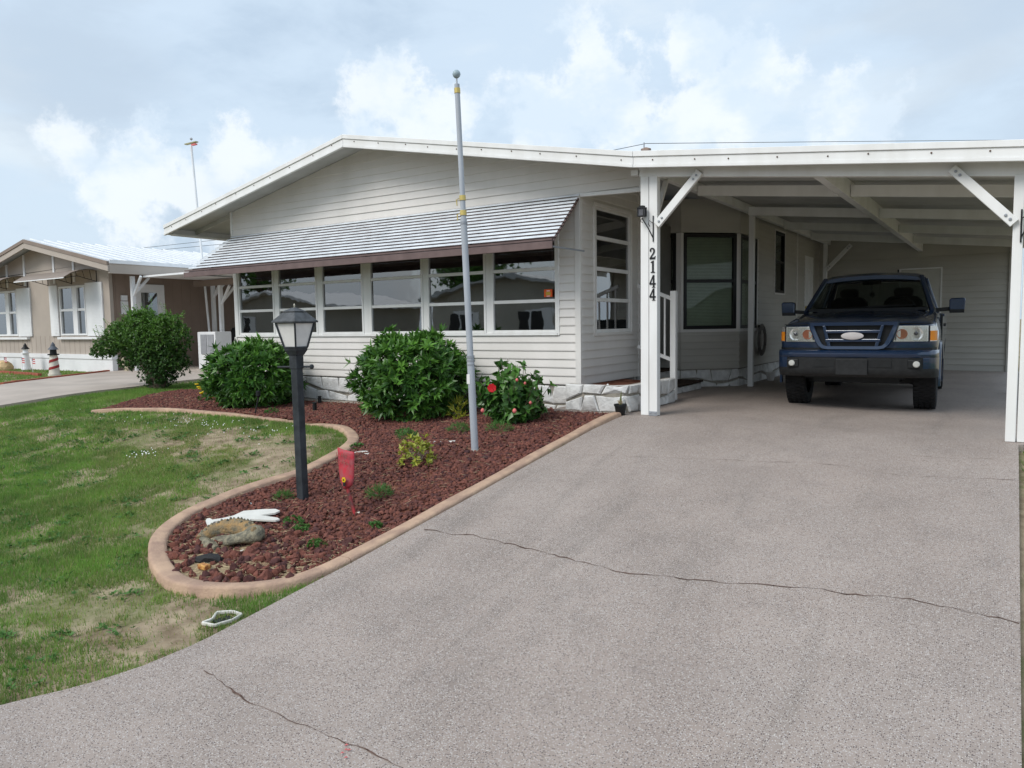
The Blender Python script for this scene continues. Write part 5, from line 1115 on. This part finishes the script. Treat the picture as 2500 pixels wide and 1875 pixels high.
# broken white valve box frame in the turf
vb = empty('valve_box', (-3.93, 2.69, gz(-3.95, 2.69)), label='broken white plastic valve box rim in the grass by driveway', cat='valve box')
vp = [(-3.99, 2.60), (-3.975, 2.66), (-4.03, 2.73), (-3.95, 2.785), (-3.86, 2.785), (-3.85, 2.71), (-3.89, 2.615)]
for k in range(7):
    a, b = vp[k], vp[(k+1) % 7]; MB().bar((*a, gz(*a)+.018), (*b, gz(*b)+.018), .015, .022).build('rim', pale, vb, bevel=.006)
B('pit', black, vb, -3.965, -3.885, 2.65, 2.755, gz(-3.93, 2.7)+.002, gz(-3.93, 2.7)+.012)
lfz = float(drv(-2.2, 2.12)); 
mb = MB(); rr = random.Random(3)
for k in range(5):
    x, y = -2.28+rr.uniform(-.05, .05), 2.13+rr.uniform(-.04, .04); mb.add([(x, y, float(drv(x, y))+.006), (x+.012, y+.004, float(drv(x, y))+.010), (x+.016, y+.012, float(drv(x, y))+.008), (x+.003, y+.011, float(drv(x, y))+.012)], [(0, 1, 2, 3)])
tag(mb.build('fallen_petals', pm('faded_petal', (.42, .12, .12), .7, .2)), 'few fallen red petals on the driveway front edge', 'petals')
# ================================================================== lava rock, straw, turf
ico = bmesh.new(); bmesh.ops.create_icosphere(ico, subdivisions=1, radius=1); I1V = np.array([v.co[:] for v in ico.verts]); I1F = np.array([[v.index for v in f.verts] for f in ico.faces]); ico.free()
ico = bmesh.new(); bmesh.ops.create_icosphere(ico, subdivisions=2, radius=1); I2V = np.array([v.co[:] for v in ico.verts]); I2F = np.array([[v.index for v in f.verts] for f in ico.faces]); ico.free()
rg = np.random.default_rng(17)
def bedpts(n, y0, y1):
    X = rg.uniform(-13.8, -3.8, n); Y = rg.uniform(y0, y1, n); k = inside(X, Y); X, Y = X[k], Y[k]; k = (dcurb(X, Y) > .09) & ~((X < -11.5) & (Y > 8.9)); return X[k], Y[k]
def rocks(name, X, Y, size, IV, IF, lab=None):
    n = len(X); sc = size[:, None]*rg.uniform(.65, 1.3, (n, 3)); sc[:, 2] *= .8; jit = 1+.26*rg.normal(0, 1, (n, len(IV)))*.8
    a = rg.uniform(0, 6.28, n); c, s = np.cos(a), np.sin(a); P = IV[None]*np.clip(jit, .6, 1.5)[:, :, None]*sc[:, None]
    Q = np.stack([P[..., 0]*c[:, None]-P[..., 1]*s[:, None], P[..., 0]*s[:, None]+P[..., 1]*c[:, None], P[..., 2]], -1)
    Z = lawn(np.minimum(X, -3.85), Y)+.018+size*rg.uniform(.0, .55, n); Q += np.stack([X, Y, Z], -1)[:, None]
    F = IF[None]+np.arange(n)[:, None, None]*len(IV); v = np.repeat(np.clip(rg.normal(.28, .3, n), 0, 1), len(IV))
    return tag(npmesh(name, Q.reshape(-1, 3), F.reshape(-1, 3), lava, None, v), 'red lava rock covering the planting bed', 'lava rock', kind='stuff')
Xa, Ya = bedpts(46000, 2.9, 5.6); keep = (Ya > 3.75) | (rg.random(len(Xa)) < np.interp(Ya, [2.9, 3.3, 3.75], [.06, .16, .75])); Xa, Ya = Xa[keep], Ya[keep]
Xb, Yb = bedpts(60000, 5.6, 9.1)
rocks('lava_rock_near', Xa, Ya, rg.uniform(.008, .021, len(Xa)), I2V, I2F); rocks('lava_rock_far', Xb, Yb, rg.uniform(.013, .026, len(Xb)), I1V, I1F)
protos = []; DARK = set(); LMK = [(-5.5, 3.6, 'left of the alligator ornament'), (-5.05, 3.4, 'right in front of the alligator ornament'), (-4.8, 3.15, 'around the black stone'), (-4.3, 3.2, 'inside the kerb curve at the driveway'), (-4.5, 3.75, 'right of the alligator ornament'), (-4.4, 4.4, 'around the red shovel'), (-5.3, 4.5, 'around the lamp post foot'), (-5.3, 4.05, 'behind the white bird cut-out'), (-5.75, 4.1, 'along the lawn side kerb')]
for k in range(14):
    me = rock_mesh(100+k, 1, 1, .8, 2, .32); me.materials.append(lava); a = me.attributes.new('rnd', 'FLOAT', 'POINT'); a.data.foreach_set('value', np.full(len(me.vertices), float(.75 if k % 3 == 0 else rg.uniform(0, .3)), np.float32)); protos.append(me); DARK |= {me.name} if k % 3 == 0 else set()
Xc, Yc = bedpts(9000, 2.95, 4.9); k = (np.hypot(Xc+4.85, Yc-3.25) > .12) & (np.hypot(Xc+4.75, Yc-3.13) > .10) & (np.hypot((Xc+5.06)/1.5, Yc-3.6) > .19) & (np.hypot((Xc+5.3)/2, Yc-3.9) > .16); Xc, Yc = Xc[k], Yc[k]; w = np.argsort(Yc+rg.uniform(0, 1.2, len(Yc)))[:300]
for i in w:
    s = rg.uniform(.018, .046); o = addobj('lava_rock', protos[rg.integers(14)], None, (float(Xc[i]), float(Yc[i]), gz(Xc[i], Yc[i])+.014+s*.35), (rg.uniform(0, 6), rg.uniform(0, 6), rg.uniform(0, 6))); o.scale = (s, s*rg.uniform(.7, 1), s*rg.uniform(.7, 1))
    lm = min((math.hypot(Xc[i]-a, Yc[i]-b), t) for a, b, t in LMK)[1]; dk = o.data.name in DARK; tag(o, ('charcoal red' if dk else 'rusty red')+' larger lava rock '+lm, 'lava rock', 'large lava rocks at the bed tip')
# straw litter
def sticks(name, X, Y, L, wdt, m, lift=.02, lab=None, cat=None):
    n = len(X); a = rg.uniform(0, 6.28, n); d = np.stack([np.cos(a), np.sin(a), rg.normal(0, .15, n)], 1)*L[:, None]/2; s = np.stack([-np.sin(a), np.cos(a), np.zeros(n)], 1)*wdt/2
    c = np.stack([X, Y, lawn(np.minimum(X, -3.85), Y)+lift+rg.uniform(0, .02, n)], 1); u = np.array([0, 0, wdt*.6]); V = np.stack([c-d-s, c-d+s, c+d+s*.4, c+d-s*.4, c+u], 1).reshape(-1, 3); k = np.arange(n)[:, None]*5
    F = np.concatenate([k+np.array([[0, 1, 4]]), k+np.array([[1, 2, 4]]), k+np.array([[2, 3, 4]]), k+np.array([[3, 0, 4]])]); return tag(npmesh(name, V, F, m), lab, cat, kind='stuff')
X1, Y1 = bedpts(4200, 2.9, 8.2); k = rg.random(len(X1)) < np.interp(Y1, [2.9, 3.6, 4.5, 8], [1, .8, .6, .5]); sticks('dry_straw', X1[k], Y1[k], rg.uniform(.03, .11, k.sum()), .003, straw, .035, 'dry straw bits scattered over the lava rock', 'straw')
X1, Y1 = bedpts(16000, 2.9, 3.95); sticks('dry_thatch', X1, Y1, rg.uniform(.02, .06, len(X1)), .0035, straw, .012, 'dry thatch between rocks at the bed tip', 'straw')
# turf
def drive_left(Y): return np.interp(Y, ly+[8, 20], lx+[-3.75, -3.75])
def turf_mask(X, Y, edge=.03):
    k = ~inside(X, Y) & (X < drive_left(Y)+.035*(vnoise(X, Y, 9, 4)-.45)) & (Y < 11.5); k &= dcurb(X, Y) > .084
    k &= ~((X < np.interp(Y, [r[0] for r in nb_rows], [r[2] for r in nb_rows])+.05) & (X > np.interp(Y, [r[0] for r in nb_rows], [r[1] for r in nb_rows])-.05)); return k & ~((X > -11.6) & (Y > 8.3))
def bare(X, Y):
    b = 1.0*np.exp(-(((X+8.6)/2.6)**2+((Y-5.65)/.95)**2)) + .9*np.exp(-(((X+6.25)/.55)**2+((Y-3.9)/1.0)**2)) + .75*np.exp(-(((X+4.6)/.9)**2+((Y-2.35)/.42)**2)) + .75*np.exp(-(((X+6.7)/.7)**2+((Y-5.3)/.55)**2)) + .55*np.exp(-(((X-drive_left(Y)+.25)/.3)**2))*(Y < 2.8)
    return np.clip(b, 0, 1)
def turf(n, x0, x1, y0, y1, hmin, hmax, wd_, seed, mask=turf_mask):
    X = rg.uniform(x0, x1, n); Y = rg.uniform(y0, y1, n); k = mask(X, Y); X, Y = X[k], Y[k]
    nz_ = .6*vnoise(X, Y, 2.6, seed)+.4*vnoise(X, Y, 7, seed+1); b = bare(X, Y)
    k = rg.random(len(X)) < np.where(nz_ > .40+.30*b-.12, 1.05-.35*b, .42*(1-b)+.06); X, Y, nz_, b = X[k], Y[k], nz_[k], b[k]; n = len(X)
    a = rg.uniform(0, 6.28, n); ln = rg.uniform(.1, .9, n); h = rg.uniform(hmin, hmax, n)*(1-.35*b)*(.7+.6*nz_); c, s = np.cos(a), np.sin(a)
    base = np.stack([X, Y, lawn(X, Y)-.004], 1); sd2 = np.stack([-s, c, 0*s], 1)*wd_/2*rg.uniform(.7, 1.3, n)[:, None]; tip = base+np.stack([c*ln*h, s*ln*h, h], 1)
    V = np.stack([base-sd2, base+sd2, tip], 1).reshape(-1, 3); F = np.arange(3*n).reshape(-1, 3)
    dry = np.clip(rg.normal(.06, .13, n)+.45*b*(rg.random(n) < .55)+.22*(vnoise(X, Y, .8, seed+5) > .72)*rg.random(n)+(rg.random(n) < .04)*.6, 0, 1)
    return V, F, np.repeat(dry, 3)
parts_ = [turf(330000, -9.5, -3.7, .6, 6.9, .028, .062, .0055, 31), turf(230000, -15.2, -9.5, .6, 11.5, .03, .065, .009, 31), turf(30000, -30, -15, 6, 11.6, .03, .07, .02, 31), turf(110000, .1, 6, .2, 14, .03, .07, .010, 31, lambda X, Y: X > .12+np.interp(Y, [-2, 0, 2, 8, 8.1], [1.6, .7, 0, 0, .12]))]
V = np.concatenate([p[0] for p in parts_]); off = 0; Fs = []
for p in parts_: Fs.append(p[1]+off); off += len(p[0])
tag(npmesh('turf', V, np.concatenate(Fs), grassm, None, np.concatenate([p[2] for p in parts_])), 'short patchy lawn grass between kerb and driveway', 'grass', kind='stuff')
# broad-leaved lawn weeds in clumps
cx = rg.uniform(-13, -4.2, 420); cy = rg.uniform(1.2, 7.4, 420); k = turf_mask(cx, cy); cx, cy = cx[k], cy[k]; P_ = []
for a, b in zip(cx, cy):
    n = rg.integers(3, 12); P_.append(np.stack([a+rg.normal(0, .05, n), b+rg.normal(0, .05, n)], 1))
P_ = np.concatenate(P_); P_ = P_[turf_mask(P_[:, 0], P_[:, 1])]; q = np.stack([P_[:, 0], P_[:, 1], lawn(P_[:, 0], P_[:, 1])+.012], 1)
s_ = rosettes(q, np.tile(np.array([[0, 0, 1.]]), (len(q), 1))+rg.normal(0, .2, q.shape), 5, .040, .018, (.6, 1.3), rg)
o = foliage('lawn_weeds', None, [s_], weedm, [np.clip(rg.normal(.45, .3, len(q)*5), 0, 1)]); tag(o, 'small broad-leaved weeds mixed through the lawn', 'weeds', kind='stuff')
X = rg.normal(-9.6, 1.1, 900); Y = rg.normal(6.25, .22, 900); k = turf_mask(X, Y) & (vnoise(X, Y, 3, 77) > .5); X, Y = X[k][:70], Y[k][:70]; X = np.concatenate([X, rg.normal(-8.6, .12, 26)]); Y = np.concatenate([Y, rg.normal(4.95, .09, 26)])
n = len(X); c = np.stack([X, Y, lawn(X, Y)+.035], 1); r_ = .0075; V = np.concatenate([c+np.array([[r_*math.cos(t), r_*math.sin(t), .004*math.sin(3*t)]]) for t in np.linspace(0, 2*math.pi, 6, endpoint=False)]+[c+np.array([[0, 0, .012]])]); F = np.concatenate([np.stack([np.arange(n)+n*j, np.arange(n)+n*((j+1) % 6), np.arange(n)+6*n], 1) for j in range(6)])
tag(npmesh('clover_blossom', V, F, pm('white_blossom', (.8, .79, .78), .6, .05)), 'tiny white blossoms dotting the thin turf near the kerb', 'flowers', kind='stuff')

# ================================================================== neighbour house
YN = 11.75; taupe = pm('taupe_panel', (.43, .375, .325), .6, .05, 1.5); taupe2 = pm('taupe_fascia', (.24, .185, .15), .5, .06, 2); nbw = pm('neighbour_white', (.78, .79, .80), .45, .05, 2)
nb = empty('neighbour_house', (-25.6, YN, -.12), label='taupe neighbouring house with ribbed white roof at far left', cat='house')
def nwall(name, x0, x1, y, z0, zt, holes, m):
    us = sorted({x0, x1, *[h[0] for h in holes], *[h[1] for h in holes]}); zs = sorted({z0, zt, *[h[2] for h in holes], *[h[3] for h in holes]}); mb = MB()
    for a, b in zip(us, us[1:]):
        for c, d in zip(zs, zs[1:]):
            if not any(h[0] < (a+b)/2 < h[1] and h[2] < (c+d)/2 < h[3] for h in holes): mb.box(a, b, y, y+.1, c, d)
    return mb.build(name, m, nb)
NRZ = lambda X: 3.93-abs(X+25.55)*.199
wins = [(-24.63, -23.08), (-29.1, -27.47)]
nwall('front_wall', -30.4, -21.75, YN, .34, 2.9, [(a, b, .95, 2.45) for a, b in wins], taupe)
MB().prism([(-30.4, 2.9), (-21.75, 2.9), (-21.75, NRZ(-21.75)-.1), (-25.55, NRZ(-25.55)-.1), (-30.4, NRZ(-30.4)-.1)], YN, YN+.1, fn=lambda x, z, y: (x, y, z)).build('gable_wall', taupe, nb)
for k in range(28): B('panel_groove', taupe2, nb, -30.3+k*.305, -30.3+k*.305+.012, YN-.003, YN-.0005, .36, .94)
B('skirting', nbw, nb, -30.4, -21.70, YN-.05, YN+.1, -.2, .235); B('skirting_cap', nbw, nb, -30.4, -21.68, YN-.075, YN+.1, .24, .375)
for a, b in wins:
    w = MB(); w.box(a, a+.06, YN-.03, YN+.05, .95, 2.45); w.box(b-.05, b, YN-.03, YN+.05, .95, 2.45); m0 = a+.52*(b-a); w.box(m0, m0+.26, YN-.035, YN+.05, .95, 2.45); w.box(a+.06, m0, YN-.03, YN+.05, 2.39, 2.45); w.box(m0+.26, b-.05, YN-.03, YN+.05, 2.39, 2.45); w.box(a+.06, m0, YN-.03, YN+.05, .95, 1.0); w.box(m0+.26, b-.05, YN-.03, YN+.05, .95, 1.0); w.box(a+.06, m0, YN-.02, YN+.05, 1.69, 1.76); w.box(m0+.26, b-.05, YN-.02, YN+.05, 1.69, 1.76)
    wo_ = w.build('window', nbw, nb)
    for x0, x1 in ((a+.06, m0), (m0+.26, b-.05)):
        for c, d in ((1.0, 1.69), (1.76, 2.39)): B('pane', wglass, wo_, x0-.005, x1+.005, YN+.02, YN+.025, c-.005, d+.005)
    B('sill', nbw, wo_, a-.1, b+.75, YN-.10, YN-.005, .83, .90)
    for x0, x1 in ((a-.58, a-.08), (b+.06, b+.98)):
        s_ = B('shutter', nbw, nb, x0, x1, YN-.045, YN-.005, .93, 2.50); q = MB(); zz = .98
        while zz < 2.46: q.bar((x0+(x1-x0)*.42, YN-.047, zz), (x1-.04, YN-.047, zz), .012, .012); zz += .045
        q.build('louvre', nbw, s_)
B('room', inter, nb, -30.2, -21.9, YN+.9, YN+1.0, .2, 2.9)
for x in (-28.03, -26.8, -24.87, -23.67): B('batten', nbw, nb, x-.05, x+.05, YN-.03, YN-.002, 2.56, NRZ(x)-.12)
def nfas(x0, x1):
    for lo, hi, y0, y1, m in ((-.10, .0, 11.20, 11.26, taupe2), (-.27, -.105, 11.225, 11.26, taupe)):
        MB().add([(x, y, NRZ(x)+o) for x in (x0, x1) for y in (y0, y1) for o in (lo, hi)], [(0, 1, 3, 2), (4, 6, 7, 5), (0, 4, 5, 1), (2, 3, 7, 6), (0, 2, 6, 4), (1, 5, 7, 3)]).build('fascia', m, nb)
nfas(-31.2, -25.552); nfas(-25.548, -20.8)
ro = MB().prism([(-31.2, NRZ(-31.2)-.03), (-25.55, 3.90), (-20.8, NRZ(-20.8)-.03), (-20.8, NRZ(-20.8)+.02), (-25.55, 3.95), (-31.2, NRZ(-31.2)+.02)], 11.24, 21, fn=lambda x, z, y: (x, y, z)).build('roof', pm('bluish_roof_metal', (.56, .60, .64), .4, .05, 2), nb)
for k in range(24): MB().bar((-25.5, 11.4+k*.4, 3.955), (-20.82, 11.4+k*.4, NRZ(-20.82)+.035), .03, .04).build('roof_rib', nbw, ro); MB().bar((-25.5, 11.43+k*.4, 3.957), (-20.82, 11.43+k*.4, NRZ(-20.82)+.024), .035, .006).build('seam_or_rib_shadow', pm('rib_shadow_grey', (.22, .24, .27), .6, .05) if k == 0 else MATS['rib_shadow_grey'], ro)  # thin dark grey strip paints a shadow beside each rib
B('eave_fascia', nbw, nb, -20.82, -20.77, 11.27, 21, 2.93, 3.03); B('eave_fascia', taupe, nb, -20.86, -20.80, 11.27, 21, 2.66, 2.925)
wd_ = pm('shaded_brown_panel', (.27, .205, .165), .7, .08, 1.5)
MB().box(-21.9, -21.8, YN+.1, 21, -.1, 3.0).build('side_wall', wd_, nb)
for k in range(30): B('panel_groove', taupe2, nb, -21.8005, -21.796, YN+.2+k*.3, YN+.212+k*.3, 0, 2.9)
dn = B('door', nbw, nb, -21.80, -21.76, 12.45, 13.45, .1, 2.45); B('door_glass', wglass, dn, -21.758, -21.752, 12.7, 13.2, .9, 2.2)
wl = MB().box(-21.80, -21.70, 12.1, 12.25, 1.95, 2.1).box(-21.79, -21.72, 12.08, 12.27, 1.55, 1.93).build('wall_light', nbw, nb)
def npost(x, y, zt=2.62):
    MB().box(x-.05, x+.05, y-.05, y+.05, -.14, zt).build('porch_post', nbw, nb); MB().bar((x, y, zt-.55), (x+.0, y+.5, zt-.02), .05, .07).build('brace', nbw, nb); MB().bar((x+.04, y, zt-.55), (x+.45, y, zt-.02), .05, .07).build('brace', nbw, nb)
npost(-21.05, 12.05)
npost(-20.9, 14.55); npost(-19.75, 14.0, 2.38)
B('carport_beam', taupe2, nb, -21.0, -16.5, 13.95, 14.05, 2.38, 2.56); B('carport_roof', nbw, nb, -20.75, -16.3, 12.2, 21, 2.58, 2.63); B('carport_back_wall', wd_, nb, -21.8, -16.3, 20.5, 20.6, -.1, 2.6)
acy = pm('ac_grille', (.30, .31, .33), .6, .1)
ac = empty('air_conditioner', (-19.5, 13.6, -.12), label='white boxed air conditioner beside the neighbour carport post', cat='air conditioner'); B('cabinet', nbw, ac, -19.95, -19.1, 13.3, 13.85, -.12, 1.0, bevel=.02); B('grille', acy, ac, -19.78, -19.5, 13.28, 13.298, .35, .92); B('grille', acy, ac, -19.45, -19.17, 13.28, 13.298, .35, .92)
gl_ = empty('covered_grill', (-20.3, 15.2, -.12), label='black covered barbecue grill under the neighbour carport', cat='grill'); MB().lathe([(.45, -.12), (.5, .6), (.55, .9), (.45, 1.1), (.2, 1.2), (.02, 1.22)], (-20.3, 15.3, 0), 18).build('cover', black, gl_, smooth=True); MB().tube([(-20.6, 14.9, .9), (-20.1, 14.8, .9)], .02, 6).build('handle', black, gl_)
def nawn(x0, x1, label):
    t = empty('window_canopy', ((x0+x1)/2, YN, 2.6), label=label, cat='canopy', group='canopies on the neighbour house'); smk = pm('smoked_sheet', (.30, .25, .215), .3, .06)
    P = [(YN-.02, 2.84), (YN-.25, 2.86), (YN-.5, 2.82), (YN-.75, 2.73), (YN-.95, 2.60)]; mb = MB(); mb.add([(x, y, z+o) for x in (x0, x1) for o in (0, .012) for y, z in P], [(k, k+1, 11+k-0, 10+k) for k in range(4)]+[(5+k, 15+k, 16+k, 6+k) for k in range(4)]+[(0, 10, 15, 5), (4, 9, 19, 14)]); mb.build('sheet', smk, t, smooth=True)
    B('front_strip', nbw, t, x0, x1, YN-.965, YN-.945, 2.575, 2.60)
    for x in (x0+.05, (x0+x1)/2, x1-.05):
        mb = MB(); mb.tube([(x, YN-.01, 2.83), (x, YN-.01, 2.50)], .012, 6); mb.tube([(x, YN-.01, 2.52), (x, YN-.55, 2.66), (x, YN-.93, 2.59)], .010, 6)
        for k in range(3): mb.tube([(x, YN-.15-.2*k, 2.55+.045*k), (x, YN-.20-.2*k, 2.84-.03*k)], .007, 5)
        mb.build('bracket', black, t)
nawn(-25.35, -22.35, 'smoked curved canopy over the right neighbour window'); nawn(-29.7, -26.6, 'smoked curved canopy over the left neighbour window')
# lighthouses, flags, edging
def lighthouse(x, y, s, cols_, label, stripe):
    z = -.12; t = empty('toy_lighthouse', (x, y, z), label=label, cat='lighthouse'); m1, m2 = cols_
    MB().lathe([(.17*s, 0), (.17*s, .06*s), (.145*s, .06*s), (.10*s, .60*s)], (x, y, z), 20).build('tower', m1, t, smooth=40)
    if stripe:
        mb = MB(); n = 60; V = []
        for i in range(n+1):
            u = i/n; hh = .08*s+.46*s*u; an = u*2*math.pi*2.2+2; 
            for dh in (0, .075*s):
                r_ = (.147-.047*(hh+dh)/(.60*s))*s if True else 0; V.append((x+r_*math.cos(an), y+r_*math.sin(an), z+hh+dh))
        mb.add(V, [(2*i, 2*i+2, 2*i+3, 2*i+1) for i in range(n)]); so_ = mb.build('stripe', m2, t); sm_ = so_.modifiers.new('s', 'SOLIDIFY'); sm_.thickness = .008; sm_.offset = 1
    MB().lathe([(.15*s, .60*s), (.15*s, .635*s), (.09*s, .64*s), (.085*s, .76*s)], (x, y, z), 16).build('gallery', black if stripe else nbw, t, smooth=30)
    MB().lathe([(.075*s, .64*s), (.075*s, .765*s)], (x, y, z), 12).build('lamp_room', pm('tan_lamp_room', (.30, .24, .12), .5, .2), t)
    MB().lathe([(.14*s, .76*s), (.13*s, .78*s), (.06*s, .86*s), (.055*s, .9*s), (.01*s, .98*s)], (x, y, z), 12).build('cap', pm('slate_cap', (.10, .11, .13), .6, .2) if stripe else black, t, smooth=30)
redst = pm('red_stripe', (.30, .03, .03), .6, .15); cw = pm('cream_tower', (.66, .62, .54), .6, .1)
lighthouse(-21.6, 10.05, .93, (cw, redst), 'toy lighthouse with spiral red stripes by neighbour driveway', True); lighthouse(-25.95, 11.25, .86, (nbw, redst), 'white toy lighthouse with black top against neighbour skirting', False); lighthouse(-28.0, 11.15, .8, (pm('grey_tower', (.4, .36, .36), .6, .3), redst), 'grey toy lighthouse at the left frame edge', False)
fb = pm('flag_blue', (.03, .04, .16), .7, .1); fr = pm('flag_red', (.5, .04, .05), .7, .1)
for k, (x, y) in enumerate(((-26.6, 10.9), (-25.3, 10.85), (-24.3, 10.7), (-22.6, 10.4), (-27.3, 10.9), (-22.0, 10.25))):
    t = empty('small_flag', (x, y, -.12), label=('second', 'third', 'fourth', 'fifth', 'leftmost', 'sixth and rightmost')[k]+' small striped flag from the left by neighbour skirting', cat='flag', group='small flags by the neighbour skirting'); MB().tube([(x, y, -.14), (x, y, .30)], .006, 5).build('stick', nbw, t)
    for j in range(5): MB().add([(x, y-.001, .14+.03*j), (x+.10, y-.03, .13+.03*j), (x+.20, y-.01, .12+.03*j), (x+.20, y-.01, .15+.03*j), (x+.10, y-.03, .16+.03*j), (x, y-.001, .17+.03*j)], [(0, 1, 4, 5), (1, 2, 3, 4)]).build('stripe', fr if j % 2 == 0 else nbw, t)
    MB().add([(x, y-.006, .215), (x+.085, y-.032, .208), (x+.085, y-.032, .292), (x, y-.006, .295)], [(0, 1, 2, 3)]).build('canton', fb, t)
rock('tan_boulder', -26.7, 10.95, (.26, .2, .2), pm('tan_shell_stone', (.55, .40, .22), .8, .2, 8, .4), 'tan rounded boulder near white lighthouse', 'boulder', 0, .6, 31)
bkm = pm('red_edging_brick', (.36, .11, .07), .85, .2, 9, .2, 60); be = empty('brick_edging', (-20.4, 10, -.12), label='red brick edging along the neighbour driveway', cat='edging'); bme = MB().box(-.1, .1, -.05, .05, -.04, .05).mesh('brick'); bme.materials.append(bkm)
for (ax_, ay_, bx_, by_) in ((-21.75, 11.65, -19.05, 7.75), (-24.9, 10.15, -22.0, 9.95)):
    L = math.hypot(bx_-ax_, by_-ay_); an = math.atan2(by_-ay_, bx_-ax_)
    for k in range(int(L/.215)):
        x, y = ax_+(bx_-ax_)*(k+.5)*.215/L, ay_+(by_-ay_)*(k+.5)*.215/L; addobj('brick', bme, be, (x-.12, y, gz(x, y)+.03), (0, 0, an+rng.normal(0, .03)))
tag(MB().prism([(-.10, 0), (.10, 0), (.13, .25), (.08, .42), (-.05, .42), (-.12, .25)], 0, .03, fn=lambda x, z, y: (-21.25+x, 11.85+y-z*.3, -.12+z)).build('leaning_board', pm('tan_board', (.52, .46, .34), .7, .1), bevel=.01), 'tan rounded board leaning by the neighbour porch post', 'board')
# second pole at the lot line with a whirligig
wp = empty('whirligig_pole', (-20.75, 14.3, -.12), label='tall thin pole with a small plane whirligig beyond the roof', cat='pole'); pt_ = Vector((-21.3, 14.3, 6.72))
MB().tube([(-20.72, 14.3, -.12), tuple(pt_)], .035, 12).build('pole', nbw, wp, smooth=True); MB().lathe([(.002, -.05), (.05, 0), (.002, .05)], tuple(pt_+Vector((.02, 0, .22))), 10).build('body', pm('grey_toy', (.4, .4, .42), .5, .1), wp); MB().box(pt_.x-.28, pt_.x+.30, pt_.y-.05, pt_.y+.05, pt_.z+.08, pt_.z+.11).build('wing', pm('olive_wing', (.35, .33, .18), .6, .1), wp); MB().box(pt_.x+.05, pt_.x+.26, pt_.y-.04, pt_.y+.04, pt_.z+.01, pt_.z+.05).build('tail_fin', pinkp, wp)
cab = pm('black_cable', (.03, .03, .03), .6, .1)
for (a, b, lab) in (((-6.08, 14, 4.575), (6.3, 34, 6.76), 'thin cable running right above the carport roof'), ((-6.08, 14, 4.575), (-9.5, 14, 4.43), 'short cable dropping left from the roof vent')):
    tag(MB().tube([a, b], .006, 5).build('cable', cab), lab, 'cable')
MB().tube([(-6.12, 14, 4.35), (-6.12, 14, 4.60)], .012, 6).build('cable_hook', galv, home)
for z0, z1, lab in ((8.75, 8.65, 'upper far power line above the neighbour roof'), (8.42, 8.25, 'lower far power line above the neighbour roof')): tag(MB().tube([(-90, 40, z0+.5), (-68, 40, z0), (-56, 40, z1), (-40, 40, z1+.1)], .018, 5).build('power_line', cab), lab, 'power line')

# ================================================================== across the street (seen in the window reflections)
def far_house(x0, x1, y, wallm, roofm, label, h=2.5):
    t = empty('house', ((x0+x1)/2, y, -.6), label=label, cat='house', group='houses across the street'); xm = (x0+x1)/2; ap = h+.19*(x1-x0)/2
    MB().prism([(x0, -.6), (x1, -.6), (x1, h), (xm, ap), (x0, h)], y-9, y, fn=lambda x, z, yy: (x, yy, z)).build('wall', wallm, t); MB().prism([(x0-.6, h-.12), (xm, ap), (x1+.6, h-.12), (x1+.6, h+.02), (xm, ap+.14), (x0-.6, h+.02)], y-9.4, y+.6, fn=lambda x, z, yy: (x, yy, z)).build('roof', roofm, t)
    for a in (.22, .65):
        xx = x0+(x1-x0)*a; f = B('window', nbw, t, xx-.8, xx+.8, y+.001, y+.06, .4, 1.8)
        for s in (-1, 1): B('pane', darkf, f, xx-.37+s*.38-.34, xx-.37+s*.38+.3, y+.061, y+.066, .5, 1.7)
tanw = pm('beige_far_wall', (.42, .40, .35), .8, .06, 1); grf = pm('grey_far_roof', (.40, .41, .42), .6, .06, 1)
far_house(-25.5, -15.5, -14, tanw, grf, 'beige gabled house reflected in the right front windows'); far_house(-43, -34, -14, tanw, nbw, 'beige gabled house reflected in the left front windows', 2.4); far_house(-8, 3, -15, pm('pale_far_wall', (.5, .48, .44), .8, .05, 1), nbw, 'pale gabled house opposite the driveway', 2.5)
def far_tree(x, y, h, label, seed):
    rg_ = np.random.default_rng(seed); t = empty('tree', (x, y, -.6), label=label, cat='tree', group='trees across the street'); MB().tube([(x, y, -.7), (x+.1, y, h*.3), (x-.1, y, h*.6)], [.26, .2, .1], 8).build('trunk', barkm, t, smooth=True)
    mb = MB()
    for k in range(6): a = k*1.05; mb.tube([(x, y, h*.42), (x+h*.18*math.cos(a), y+h*.18*math.sin(a), h*.62), (x+h*.28*math.cos(a), y+h*.28*math.sin(a), h*.8)], [.1, .07, .02], 6)
    mb.build('limb', barkm, t); n = 700; d = rg_.normal(0, 1, (n, 3)); d /= np.linalg.norm(d, axis=1, keepdims=True); lump = .7+.6*vnoise(d[:, 0]*2+3, d[:, 1]*2+d[:, 2]*2+7, 1.5, seed); q = np.array([x, y, h*.72])+d*(rg_.uniform(.4, 1, n)*lump)[:, None]*np.array([h*.36, h*.36, h*.27])
    s_ = rosettes(q, d+np.array([0, 0, .4]), 7, .30, .16, (.3, 1.3), rg_); foliage('crown', t, [s_], lf_c, [np.clip(rg_.normal(.4, .25, n*7), 0, 1)])
for x, y, h, lab, s in ((-30.5, -24, 6.5, 'trunked shade tree between the reflected houses', 1), (-31.5, -26, 9, 'tall tree behind the reflected houses, left', 2), (-12.5, -26, 8, 'tall tree behind the reflected houses, right', 3), (-47, -20, 8, 'tall tree at the far left reflected end', 4)): far_tree(x, y, h, lab, s)
